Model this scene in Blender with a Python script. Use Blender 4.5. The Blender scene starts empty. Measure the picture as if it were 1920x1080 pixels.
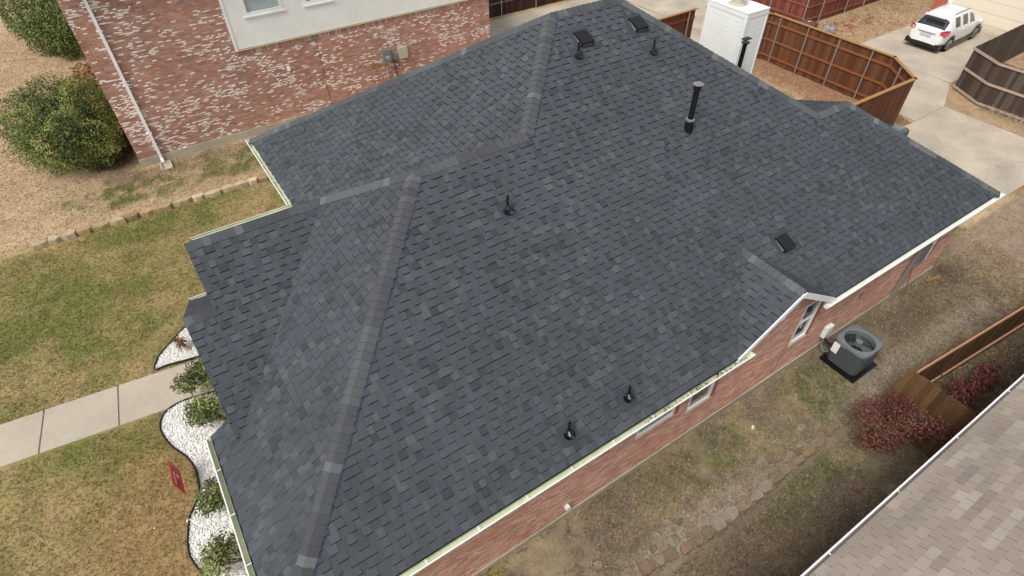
import bpy, math, random
import numpy as np
from mathutils import Vector, Matrix

# ---------------------------------------------------------------- camera, light, exposure
SC = bpy.context.scene
COL = SC.collection
F_PX, PITCH, ROLL, AZ, CAM_H = 1091.2, math.radians(44.01), math.radians(-0.56), math.radians(57.06), 11.75
_ct, _st = math.cos(PITCH), math.sin(PITCH)
FW = np.array([math.cos(AZ) * _ct, math.sin(AZ) * _ct, -_st])
_r = np.cross(FW, [0, 0, 1.0]); _r /= np.linalg.norm(_r); _u = np.cross(_r, FW)
RT = _r * math.cos(ROLL) + _u * math.sin(ROLL)
UP = -_r * math.sin(ROLL) + _u * math.cos(ROLL)
camd = bpy.data.cameras.new('camera'); cam = bpy.data.objects.new('camera', camd); COL.objects.link(cam)
camd.sensor_width = 36.0; camd.lens = 36.0 * F_PX / 1920.0; camd.clip_start = 0.1; camd.clip_end = 2000
M = Matrix.Identity(4)
for i in range(3):
    M[i][0] = RT[i]; M[i][1] = UP[i]; M[i][2] = -FW[i]
M[2][3] = CAM_H
cam.matrix_world = M
SC.camera = cam
CAMP = np.array([0, 0, CAM_H])

SUN_EL, SUN_AZ = math.radians(54), math.radians(200)      # the sun stands off to the left of the frame, behind thin cloud
world = bpy.data.worlds.new('World'); SC.world = world; world.use_nodes = True
wn, wl = world.node_tree.nodes, world.node_tree.links
bg = wn['Background']; sky = wn.new('ShaderNodeTexSky'); sky.sky_type = 'NISHITA'; sky.sun_disc = False
sky.sun_elevation = SUN_EL; sky.sun_rotation = math.radians(90) - SUN_AZ
sky.dust_density = 3.0; sky.air_density = 1.0
hs = wn.new('ShaderNodeHueSaturation'); hs.inputs['Saturation'].default_value = 0.3
wl.new(sky.outputs[0], hs.inputs['Color']); wl.new(hs.outputs[0], bg.inputs['Color'])
bg.inputs['Strength'].default_value = 0.15
sd = bpy.data.lights.new('sun', 'SUN'); sun = bpy.data.objects.new('sun', sd); COL.objects.link(sun)
sd.energy = 1.5; sd.angle = math.radians(16); sd.color = (1.0, 0.96, 0.90)
sv = Vector((math.cos(SUN_EL) * math.cos(SUN_AZ), math.cos(SUN_EL) * math.sin(SUN_AZ), math.sin(SUN_EL)))
sun.rotation_euler = sv.to_track_quat('Z', 'Y').to_euler(); sun.location = (0, 0, 40)
SC.view_settings.view_transform = 'Standard'; SC.view_settings.look = 'None'
SC.view_settings.exposure = 0.32; SC.view_settings.gamma = 1.0; SC.view_settings.use_curve_mapping = False

rng = random.Random(7); nr = np.random.default_rng(7)

def px(P):
    d = np.asarray(P, float) - CAMP
    w = d @ FW
    return 960 + F_PX * (d @ RT) / w, 540 - F_PX * (d @ UP) / w
def inview(x, y, z=0.0, mar=120):
    d0, d1, d2 = x, y, z - CAM_H
    w = d0 * FW[0] + d1 * FW[1] + d2 * FW[2]
    a = 960 + F_PX * (d0 * RT[0] + d1 * RT[1] + d2 * RT[2]) / w
    b = 540 - F_PX * (d0 * UP[0] + d1 * UP[1] + d2 * UP[2]) / w
    return (w > 0.5) & (a > -mar) & (a < 1920 + mar) & (b > -mar) & (b < 1080 + mar)

# ---------------------------------------------------------------- helpers
def lin(c):
    return tuple((v / 255 / 12.92 if v / 255 <= .04045 else ((v / 255 + .055) / 1.055) ** 2.4) for v in c)
def sc(c, k): return tuple(v * k for v in c)

def mat(name, col=None, rough=.8, noise=0.0, nscale=8, bump=0.0, bscale=60, metal=0, spec=.3, vcol=False, stretch=None, coat=0, stains=0.0):
    """principled material with procedural grain; vcol takes the base colour from the mesh's own colours"""
    m = bpy.data.materials.new(name); m.use_nodes = True
    n, l = m.node_tree.nodes, m.node_tree.links
    b = n['Principled BSDF']; b.inputs['Roughness'].default_value = rough; b.inputs['Metallic'].default_value = metal
    b.inputs['Specular IOR Level'].default_value = spec; b.inputs['Coat Weight'].default_value = coat
    tc = n.new('ShaderNodeTexCoord'); src = tc.outputs['Object']
    if stretch:
        mp = n.new('ShaderNodeMapping'); mp.inputs['Scale'].default_value = stretch; l.new(src, mp.inputs['Vector']); src = mp.outputs[0]
    if vcol:
        a = n.new('ShaderNodeAttribute'); a.attribute_name = 'col'; c = a.outputs['Color']
    else:
        rgb = n.new('ShaderNodeRGB'); rgb.outputs[0].default_value = (*col, 1); c = rgb.outputs[0]
    def mul(c, fac_src, lo, hi):
        mr = n.new('ShaderNodeMapRange'); mr.inputs[1].default_value = .3; mr.inputs[2].default_value = .7
        mr.inputs[3].default_value = lo; mr.inputs[4].default_value = hi; l.new(fac_src, mr.inputs[0])
        vm = n.new('ShaderNodeVectorMath'); vm.operation = 'SCALE'; l.new(c, vm.inputs[0]); l.new(mr.outputs[0], vm.inputs['Scale'])
        return vm.outputs[0]
    if noise:
        t = n.new('ShaderNodeTexNoise'); t.inputs['Scale'].default_value = nscale; t.inputs['Detail'].default_value = 6; t.inputs['Roughness'].default_value = .65
        l.new(src, t.inputs['Vector']); c = mul(c, t.outputs['Fac'], 1 - noise, 1 + noise)
    if stains:
        t = n.new('ShaderNodeTexNoise'); t.inputs['Scale'].default_value = .7; t.inputs['Detail'].default_value = 5
        l.new(src, t.inputs['Vector']); c = mul(c, t.outputs['Fac'], 1 - stains, 1 + stains)
    l.new(c, b.inputs['Base Color'])
    if bump:
        t = n.new('ShaderNodeTexNoise'); t.inputs['Scale'].default_value = bscale; t.inputs['Detail'].default_value = 4
        l.new(src, t.inputs['Vector']); bp = n.new('ShaderNodeBump'); bp.inputs['Strength'].default_value = bump; bp.inputs['Distance'].default_value = .02
        l.new(t.outputs['Fac'], bp.inputs['Height']); l.new(bp.outputs[0], b.inputs['Normal'])
    return m

def glassmat(name, col, rough=.06):
    m = mat(name, col, rough, spec=.8); m.node_tree.nodes['Principled BSDF'].inputs['Coat Weight'].default_value = .5
    return m

def clearglass():
    m = bpy.data.materials.new('clear_glass'); m.use_nodes = True; n, l = m.node_tree.nodes, m.node_tree.links; n.remove(n['Principled BSDF'])
    tr, gl, mx, fr = n.new('ShaderNodeBsdfTransparent'), n.new('ShaderNodeBsdfGlossy'), n.new('ShaderNodeMixShader'), n.new('ShaderNodeFresnel')
    tr.inputs[0].default_value = (.86, .9, .9, 1); gl.inputs['Roughness'].default_value = .03; fr.inputs[0].default_value = 1.6
    mx.inputs[0].default_value = .1; l.new(tr.outputs[0], mx.inputs[1]); l.new(gl.outputs[0], mx.inputs[2]); l.new(mx.outputs[0], n['Material Output'].inputs[0]); return m
MT = {}
def setup_mats():
    A = MT
    A['shingle'] = mat('dark_shingle', rough=.9, vcol=True, noise=.24, nscale=110, bump=.6, bscale=220, spec=.22, stains=.09)
    A['tan_shingle'] = mat('weathered_shingle', rough=.92, vcol=True, noise=.2, nscale=110, bump=.5, bscale=220, spec=.2, stains=.12)
    A['deck'] = mat('roof_felt', lin((46, 50, 54)), .95, .1)
    A['bare_felt'] = mat('bare_felt', lin((60, 50, 44)), .95, .1)
    A['brick'] = mat('fired_brick', rough=.9, vcol=True, noise=.22, nscale=30, bump=.5, bscale=90, spec=.2, stains=.08)
    A['mortar'] = mat('mortar', lin((200, 178, 162)), .95, .12, 40, .3)
    A['mortar_grey'] = mat('neighbour_mortar', lin((168, 134, 116)), .95, .15, 40, .3)
    A['concrete'] = mat('concrete', lin((182, 170, 152)), .9, .09, 7, .25, 120, stains=.2)
    A['dusty_trough'] = mat('dusty_trough', lin((158, 148, 146)), .7, .12, 8)
    A['joint_sand'] = mat('joint_sand', lin((140, 128, 112)), .95, .15, 20)
    A['walk'] = mat('walk_concrete', lin((178, 167, 150)), .9, .06, 6, .25, 120, stains=.08)
    A['foundation'] = mat('foundation_concrete', lin((176, 166, 146)), .9, .16, 9, .3, 60, stains=.16)
    A['white'] = mat('white_paint', lin((240, 240, 237)), .5, .04, 6, stains=.05)
    A['siding'] = mat('painted_siding', lin((238, 238, 231)), .6, .04, 3, .1, 80, stains=.05)
    A['gutter_in'] = mat('gutter_inside', lin((202, 206, 176)), .6, .12, 6, stains=.15)
    A['gutter_cream'] = mat('gutter_cream', lin((232, 232, 222)), .5, .06, 6)
    A['black'] = mat('black_paint', lin((20, 21, 22)), .35, spec=.5, noise=.1)
    A['blackrubber'] = mat('black_rubber', lin((17, 17, 18)), .3, spec=.6)
    A['galv'] = mat('galvanised_steel', lin((165, 165, 160)), .45, .1, 20, metal=.5)
    A['dullmetal'] = mat('dull_grey_metal', lin((128, 132, 132)), .5, .1, 20, metal=.2)
    A['chalk'] = mat('blue_chalk', lin((44, 62, 100)), .9, .3, 20)
    A['glass'] = glassmat('window_glass', lin((70, 80, 80)))
    A['blind'] = mat('window_blind', lin((222, 230, 230)), .5, .05)
    A['clear'] = clearglass()
    A['cedar'] = mat('cedar_board', rough=.85, vcol=True, noise=.25, nscale=14, bump=.3, stretch=(6, 6, .7), spec=.2)
    A['leaf'] = mat('leaf', rough=.6, vcol=True, spec=.3, noise=.15, nscale=20)
    A['bark'] = mat('bark', lin((98, 78, 60)), .95, .3, 20, .6, 40)
    A['pebble'] = mat('white_pebble', rough=.8, vcol=True, noise=.1, nscale=30)
    A['stone'] = mat('rough_stone', rough=.9, vcol=True, noise=.25, nscale=9, bump=.7, bscale=30)
    A['plastic_black'] = mat('black_edging', lin((26, 25, 34)), .5)
    A['carpaint'] = mat('white_car_paint', lin((232, 233, 230)), .25, spec=.5, coat=.6)
    A['olive_grey'] = mat('olive_grey_plastic', lin((104, 102, 78)), .6, .08)
    A['greypaint'] = mat('grey_car_paint', lin((82, 86, 90)), .25, spec=.5, coat=.6, metal=.4)
    A['carglass'] = glassmat('tinted_glass', lin((30, 33, 40)), .08)
    A['tyre'] = mat('tyre_rubber', lin((22, 22, 23)), .8)
    A['rim'] = mat('alloy_rim', lin((170, 172, 175)), .3, metal=.8)
    A['redlens'] = mat('red_lens', lin((186, 60, 70)), .15, spec=.6)
    A['ac'] = mat('condenser_paint', lin((112, 119, 121)), .5, .06, 20)
    A['ac_dark'] = mat('condenser_louvre', lin((80, 87, 85)), .55, .08, 20)
    A['ac_in'] = mat('condenser_inside', lin((40, 44, 44)), .8)
    A['red'] = mat('red_sign', lin((196, 44, 36)), .5, .05)
    A['signblack'] = mat('sign_black', lin((25, 22, 22)), .5)
    A['grass'] = mat('grass_blade', rough=.8, vcol=True, spec=.15)
    A['timber'] = mat('weathered_timber', lin((150, 110, 72)), .9, .25, 12, .4, stretch=(1, 6, 6))
    A['plate'] = mat('number_plate', lin((190, 190, 196)), .5)
    A['box_beige'] = mat('beige_metal_box', lin((186, 180, 162)), .6, .05)
    A['binbrown'] = mat('brown_plastic', lin((98, 62, 52)), .6, .08)
    A['orange_brick'] = mat('orange_brick', lin((176, 96, 66)), .9, .25, 18)
    A['door'] = mat('garage_door_paint', lin((226, 216, 196)), .6, .03)
    A['tarp'] = mat('white_tarp', lin((205, 205, 208)), .7, .05)
    A['flash'] = mat('flashing_yellowed', lin((205, 195, 150)), .6, .1)
    # ground: painted patches come from the sheet's colours, grain from noise
    g = mat('soil_and_turf', rough=.95, vcol=True, noise=.2, nscale=3, bump=.6, bscale=25, spec=.1)
    n, l = g.node_tree.nodes, g.node_tree.links
    b = n['Principled BSDF']; src = b.inputs['Base Color'].links[0].from_socket
    t = n.new('ShaderNodeTexNoise'); t.inputs['Scale'].default_value = 9; t.inputs['Detail'].default_value = 12; t.inputs['Roughness'].default_value = .88
    l.new(n['Texture Coordinate'].outputs['Object'], t.inputs['Vector'])
    mr = n.new('ShaderNodeMapRange'); mr.inputs[1].default_value = .3; mr.inputs[2].default_value = .7; mr.inputs[3].default_value = .5; mr.inputs[4].default_value = 1.5
    l.new(t.outputs['Fac'], mr.inputs[0]); vm = n.new('ShaderNodeVectorMath'); vm.operation = 'SCALE'
    l.new(src, vm.inputs[0]); l.new(mr.outputs[0], vm.inputs['Scale']); l.new(vm.outputs[0], b.inputs['Base Color'])
    A['ground'] = g
setup_mats()

OFF = {}
def prop(o, label=None, cat=None, group=None, kind=None):
    if label: o['label'] = label
    if cat: o['category'] = cat
    if group: o['group'] = group
    if kind: o['kind'] = kind
    return o
def thing(name, loc, label, cat, group=None):
    o = bpy.data.objects.new(name, None); COL.objects.link(o); o.location = loc; o.empty_display_size = .2
    OFF[o] = np.array(loc, float)
    return prop(o, label, cat, group)

class MB:
    """collects faces (with a colour each) and links them as one mesh object"""
    def __init__(s): s.v = []; s.f = []; s.c = []; s.n = 0
    def add(s, verts, faces, col=(.5, .5, .5), cols=None):
        b = len(s.v); s.v.extend([tuple(map(float, p)) for p in verts])
        for i, f in enumerate(faces):
            s.f.append(tuple(b + k for k in f)); s.c.append(cols[i] if cols else col)
        return s
    def box(s, lo, hi, col=(.5, .5, .5), R=None, o=None):
        (x0, y0, z0), (x1, y1, z1) = lo, hi
        vs = [(x0, y0, z0), (x1, y0, z0), (x1, y1, z0), (x0, y1, z0), (x0, y0, z1), (x1, y0, z1), (x1, y1, z1), (x0, y1, z1)]
        if R is not None: vs = [tuple(np.array(R) @ np.array(p) + (o if o is not None else 0)) for p in vs]
        return s.add(vs, [(0, 3, 2, 1), (4, 5, 6, 7), (0, 1, 5, 4), (1, 2, 6, 5), (2, 3, 7, 6), (3, 0, 4, 7)], col)
    def bar(s, a, b, w, h, col=(.5, .5, .5), up=(0, 0, 1)):
        a, b = np.array(a, float), np.array(b, float); d = b - a; d /= np.linalg.norm(d)
        side = np.cross(d, up); side /= np.linalg.norm(side); u = np.cross(side, d)
        vs = [p + side * i * w / 2 + u * j * h / 2 for p in (a, b) for i, j in ((-1, -1), (1, -1), (1, 1), (-1, 1))]
        return s.add(vs, [(0, 1, 2, 3), (7, 6, 5, 4), (0, 4, 5, 1), (1, 5, 6, 2), (2, 6, 7, 3), (3, 7, 4, 0)], col)
    def tube(s, pts, r, n=12, col=(.5, .5, .5), cap=True):
        pts = [np.array(p, float) for p in pts]; rs = r if isinstance(r, (list, tuple)) else [r] * len(pts)
        base = len(s.v)
        for i, p in enumerate(pts):
            d = pts[min(i + 1, len(pts) - 1)] - pts[max(i - 1, 0)]
            if np.linalg.norm(d) < 1e-9: d = np.array([0, 0, 1.0])
            d /= np.linalg.norm(d)
            q = np.cross(d, (0, 0, 1)) if abs(d[2]) < .95 else np.cross(d, (1, 0, 0))
            q /= np.linalg.norm(q); w = np.cross(d, q)
            for k in range(n):
                a = 2 * math.pi * k / n; s.v.append(tuple(p + (q * math.cos(a) + w * math.sin(a)) * rs[i]))
        for i in range(len(pts) - 1):
            for k in range(n):
                a, b = base + i * n + k, base + i * n + (k + 1) % n
                s.f.append((a, b, b + n, a + n)); s.c.append(col)
        if cap:
            s.f.append(tuple(base + k for k in range(n))[::-1]); s.c.append(col)
            s.f.append(tuple(base + (len(pts) - 1) * n + k for k in range(n))); s.c.append(col)
        return s
    def build(s, name, m, parent=None, smooth=False, off=None, **kw):
        if off is None: off = OFF[parent] if parent is not None and parent in OFF else np.zeros(3)
        me = bpy.data.meshes.new(name)
        V = np.array(s.v, float) - off
        me.from_pydata(V.tolist(), [], s.f)
        at = me.color_attributes.new('col', 'FLOAT_COLOR', 'CORNER')
        cs = np.ones((len(me.loops), 4), np.float32); cs[:, :3] = np.repeat(np.array(s.c, np.float32).reshape(-1, 3), [len(f) for f in s.f], axis=0)
        at.data.foreach_set('color', cs.ravel())
        me.materials.append(m if not isinstance(m, str) else MT[m])
        if smooth:
            me.polygons.foreach_set('use_smooth', [True] * len(me.polygons)); me.set_sharp_from_angle(angle=math.radians(38))
        o = bpy.data.objects.new(name, me); COL.objects.link(o)
        if parent is not None: o.parent = parent; OFF[o] = off
        return prop(o, **kw)

def quick(verts, faces, cols, name, m, parent=None, off=None, **kw):
    """fast numpy mesh: verts (N,3), faces list of equal length index array (M,k), cols (M,3)"""
    me = bpy.data.meshes.new(name); k = faces.shape[1]; nf = len(faces)
    if off is None: off = OFF[parent] if parent is not None and parent in OFF else np.zeros(3)
    me.vertices.add(len(verts)); me.vertices.foreach_set('co', (verts - off).astype(np.float32).ravel())
    me.loops.add(nf * k); me.loops.foreach_set('vertex_index', faces.astype(np.int32).ravel())
    me.polygons.add(nf); me.polygons.foreach_set('loop_start', np.arange(0, nf * k, k, dtype=np.int32))
    me.update(calc_edges=True)
    at = me.color_attributes.new('col', 'FLOAT_COLOR', 'CORNER')
    cs = np.ones((nf * k, 4), np.float32); cs[:, :3] = np.repeat(cols, k, axis=0); at.data.foreach_set('color', cs.ravel())
    me.materials.append(MT[m]); o = bpy.data.objects.new(name, me); COL.objects.link(o)
    if parent is not None: o.parent = parent; OFF[o] = off
    return prop(o, **kw)

def copy_tree(o, parent=None):
    c = o.copy(); COL.objects.link(c)
    if parent is not None: c.parent = parent
    for ch in list(o.children): copy_tree(ch, c)
    return c

def clip(poly, a, b):
    """keep the part of poly left of a->b"""
    out = []; n = len(poly)
    def s(p): return (b[0] - a[0]) * (p[1] - a[1]) - (b[1] - a[1]) * (p[0] - a[0])
    for i in range(n):
        p, q = poly[i], poly[(i + 1) % n]; sp, sq = s(p), s(q)
        if sp >= 0: out.append(p)
        if (sp > 0 > sq) or (sp < 0 < sq):
            t = sp / (sp - sq); out.append((p[0] + t * (q[0] - p[0]), p[1] + t * (q[1] - p[1])))
    return out
def clip_convex(poly, reg):
    for i in range(len(reg)):
        poly = clip(poly, reg[i], reg[(i + 1) % len(reg)])
        if len(poly) < 3: return []
    A = sum(poly[i][0] * poly[(i + 1) % len(poly)][1] - poly[(i + 1) % len(poly)][0] * poly[i][1] for i in range(len(poly))) / 2
    return poly if A > 2e-5 else []

# value noise for hand-laid patches
_perm = nr.random((64, 64))
def vnoise(x, y):
    xi, yi = np.floor(x).astype(int), np.floor(y).astype(int); fx, fy = x - xi, y - yi
    fx, fy = fx * fx * (3 - 2 * fx), fy * fy * (3 - 2 * fy)
    g = lambda i, j: _perm[i % 64, j % 64]
    return (g(xi, yi) * (1 - fx) + g(xi + 1, yi) * fx) * (1 - fy) + (g(xi, yi + 1) * (1 - fx) + g(xi + 1, yi + 1) * fx) * fy
def fbm(x, y, o=4):
    s = 0; a = .5; t = 0
    for k in range(o): s = s + a * vnoise(x * 2 ** k + 17 * k, y * 2 ** k + 5 * k); t += a; a *= .55
    return s / t

# ---------------------------------------------------------------- ground
STRAW, TURF, TAN, DIRT, DARKDIRT, MULCH = [np.array(lin(c)) for c in ((170, 148, 104), (104, 112, 54), (187, 161, 129), (132, 114, 90), (100, 84, 66), (158, 124, 94))]
def sst(e0, e1, v):
    t = np.clip((v - e0) / (e1 - e0), 0, 1); return t * t * (3 - 2 * t)
def blob(x, y, cx, cy, rx, ry, s=.5):
    d = np.sqrt(((x - cx) / rx) ** 2 + ((y - cy) / ry) ** 2) + (fbm(x * .9 + 31, y * .9) - .5) * .9
    return 1 - sst(1 - s, 1 + s, d)
def mixc(a, b, t): return a * (1 - t[..., None]) + b * t[..., None]
def ground_col(x, y):
    x = np.asarray(x, float); y = np.asarray(y, float); n1 = fbm(x * .35, y * .35); n2 = fbm(x * 1.3 + 9, y * 1.3); n3 = fbm(x * 3.1 + 3, y * 3.1, 3)
    c = np.zeros(x.shape + (3,)) + STRAW
    # front lawn of the dark roofed house: straw with green showing through
    g = sst(.36, .62, n1 * .5 + n2 * .5) * .55 + blob(x, y, -2.6, 17.0, 3.2, 2.2) * .38 + blob(x, y, -5.2, 15.5, 2.5, 2, .6) * .28
    g = g + blob(x, y, -3.9, 10.6, 1.0, 1.6) * .35 + blob(x, y, -.4, 19.2, 2.0, .8) * .3
    c = mixc(c, TURF, np.clip(g, 0, .85) * (y < 20.3))
    dry = blob(x, y, -3.2, 8.0, 1.3, 2.6) * .55
    c = mixc(c, np.array(lin((150, 122, 82))), np.clip(dry, 0, 1))
    # neighbour: pale dormant turf, darker green strip by the wall
    nb = sst(19.9, 20.6, y) * (x < 16)
    c = mixc(c, TAN * (.9 + .2 * n2[..., None]), nb)
    gs = nb * (blob(x, y, .6, 21.9, 3.6, 1.3) * .85 + blob(x, y, -2.6, 22.0, 1.4, 1.2) * .5) * (.2 + 1.1 * sst(.3, .7, n3)) * (.4 + .9 * n2)
    c = mixc(c, TURF * .72, np.clip(gs, 0, .9))
    c = mixc(c, DIRT, np.clip(nb * blob(x, y, .2, 22.6, 2.2, .6) * .4, 0, 1))
    c = mixc(c, DARKDIRT * .9, np.clip(blob(x, y, -1.9, 25.5, .9, 2.6) * nb, 0, 1))
    # side yard between the brick wall and the beige roof
    side = (x > 2.2) * (y < 4.4) * (x < 30)
    s = mixc(np.zeros_like(c) + DIRT, STRAW * .82, sst(.42, .66, n2 * .6 + n1 * .4))
    n4 = fbm(x * 5.5 + 7, y * 5.5 + 2, 3)
    s = mixc(s, TURF * .8, np.clip((.35 + 1.3 * sst(.35, .65, n4)) * .7 * (blob(x, y, 10.9, 3.0, .9, .6) * .75 + blob(x, y, 7.0, 3.3, 1.2, .5) * .6 + blob(x, y, 12.6, 3.4, 1, .35) * .35 + blob(x, y, 9.6, 2.7, 2.2, .5) * .2
             + blob(x, y, 8.6, 1.6, 1.5, .35) * .9 + blob(x, y, 16.0, 3.0, 1.4, .6) * .35 + sst(.5, .7, n3) * .28), 0, .9))
    s = mixc(s, DARKDIRT, np.clip(blob(x, y, 6.2, 1.0, 3.4, .9) * .55 + blob(x, y, 14.2, 3.3, 2.0, .7) * .5 + blob(x, y, 14, 1.0, 3.2, .8) * .75 + blob(x, y, 5.4, 3.5, 1.8, .4) * .3
             + blob(x, y, 17.4, 3.5, .8, .35) * .7, 0, 1))
    s = mixc(s, np.array(lin((168, 140, 110))), np.clip(sst(17.6, 19.5, x) * .75, 0, 1))
    s = mixc(s, np.array(lin((160, 144, 122))), np.clip(blob(x, y, 6.0, 2.3, 2.2, .28) * .7 + blob(x, y, 14, 2.42, 3.2, .3) * .6, 0, 1))
    s = s * .74 + s.mean(-1, keepdims=True) * .27
    c = np.where(side[..., None], s, c)
    # back yards
    by = (x > 15) * (y > 4.4)
    b = mixc(np.zeros_like(c) + np.array(lin((192, 166, 128))), TURF * 1.05, np.clip(sst(.52, .72, n2) * .6, 0, 1))
    b = mixc(b, np.array(lin((150, 106, 84))), np.clip(sst(23.0, 24.6, x) * (y < 18) * .75 * (x < 25.6), 0, 1))
    b = mixc(b, np.array(lin((178, 150, 120))), (x > 27).astype(float) * .9)
    b = mixc(b, np.array(lin((150, 104, 74))), np.clip(blob(x, y, 33.5, 17.2, 1.8, .6) * .7 * sst(.45, .6, n3) * 1.6, 0, 1))
    b = mixc(b, TURF * .9, np.clip(blob(x, y, 32, 7.5, 2.4, 1.9) * .75, 0, 1))
    b = mixc(b, np.array(lin((150, 134, 92))), np.clip(blob(x, y, 38, 20, 3, 3) * .7, 0, 1))
    c = np.where(by[..., None], b, c)
    return c * (.86 + .28 * n3[..., None]) * np.where(side & (x < 17.5), 1.0, .86)[..., None]

def gz(x, y):
    x = np.asarray(x, float); y = np.asarray(y, float)
    z = np.minimum((fbm(x * .8, y * .8) - .5) * .05, .02)
    edge = np.interp(x, [2.6, 4.2, 4.95, 5.73, 6.47, 7.32, 8.44, 9.42, 10.1], [2.35, 2.2, 2.1, 2.0, 1.98, 1.98, 2.04, 2.05, 2.1]) - .06
    return z - .16 * (1 - sst(edge - .05, edge + .03, y)) * sst(1.5, 2.6, x) * (1 - sst(9.8, 11.0, x)) * (y > -4)
def build_ground():
    far = MB(); far.add([(-400, -400, -.25), (500, -400, -.25), (500, 500, -.25), (-400, 500, -.25)], [(0, 1, 2, 3)], tuple(STRAW * .7))
    far.build('ground', 'ground', kind='structure')
    st = .14
    xs = np.arange(-14, 48, st); ys = np.arange(-3, 62, st)
    X, Y = np.meshgrid(xs, ys, indexing='ij')
    Z = gz(X, Y)
    V = np.stack([X, Y, Z], -1).reshape(-1, 3); ny = len(ys)
    I, J = np.meshgrid(np.arange(len(xs) - 1), np.arange(ny - 1), indexing='ij'); a = (I * ny + J).ravel()
    Fc = np.stack([a, a + ny, a + ny + 1, a + 1], -1)
    cx, cy = X.ravel()[a] + st / 2, Y.ravel()[a] + st / 2
    me = bpy.data.meshes.new('lawn')
    cv = ground_col(V[:, 0], V[:, 1])
    nf = len(Fc)
    me.vertices.add(len(V)); me.vertices.foreach_set('co', V.astype(np.float32).ravel())
    me.loops.add(nf * 4); me.loops.foreach_set('vertex_index', Fc.astype(np.int32).ravel())
    me.polygons.add(nf); me.polygons.foreach_set('loop_start', np.arange(0, nf * 4, 4, dtype=np.int32)); me.update(calc_edges=True)
    at = me.color_attributes.new('col', 'FLOAT_COLOR', 'POINT'); c4 = np.ones((len(V), 4), np.float32); c4[:, :3] = cv; at.data.foreach_set('color', c4.ravel())
    me.polygons.foreach_set('use_smooth', [True] * nf)
    me.materials.append(MT['ground']); o = bpy.data.objects.new('lawn', me); COL.objects.link(o); prop(o, kind='structure')
build_ground()

NOGRASS = []     # rectangles and discs where no blade grows
def in_poly(x, y, poly):
    r = np.zeros(x.shape, bool); n = len(poly)
    for i in range(n):
        (x0, y0), (x1, y1) = poly[i], poly[(i + 1) % n]
        if y0 == y1: continue
        k = ((y0 > y) != (y1 > y)) & (x < (x1 - x0) * (y - y0) / (y1 - y0) + x0); r ^= k
    return r

# walkway and driveway: separate slabs with open joints
WALKDIR = np.array([math.cos(math.radians(-8.5)), math.sin(math.radians(-8.5))])
def slab_mesh(name, poly, z0, z1, m, parent):
    n = len(poly); b = MB()
    inset = []
    c = np.mean(poly, axis=0)
    for p in poly:
        d = c - np.array(p); inset.append(tuple(np.array(p) + d / np.linalg.norm(d) * .012))
    vs = [(x, y, z0) for x, y in poly] + [(x, y, z1 - .012) for x, y in poly] + [(x, y, z1) for x, y in inset]
    fs = [tuple(range(2 * n, 3 * n))]
    for i in range(n):
        j = (i + 1) % n; fs += [(i, j, n + j, n + i), (n + i, n + j, 2 * n + j, 2 * n + i)]
    b.add(vs, fs); return b.build(name, m, parent)

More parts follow.
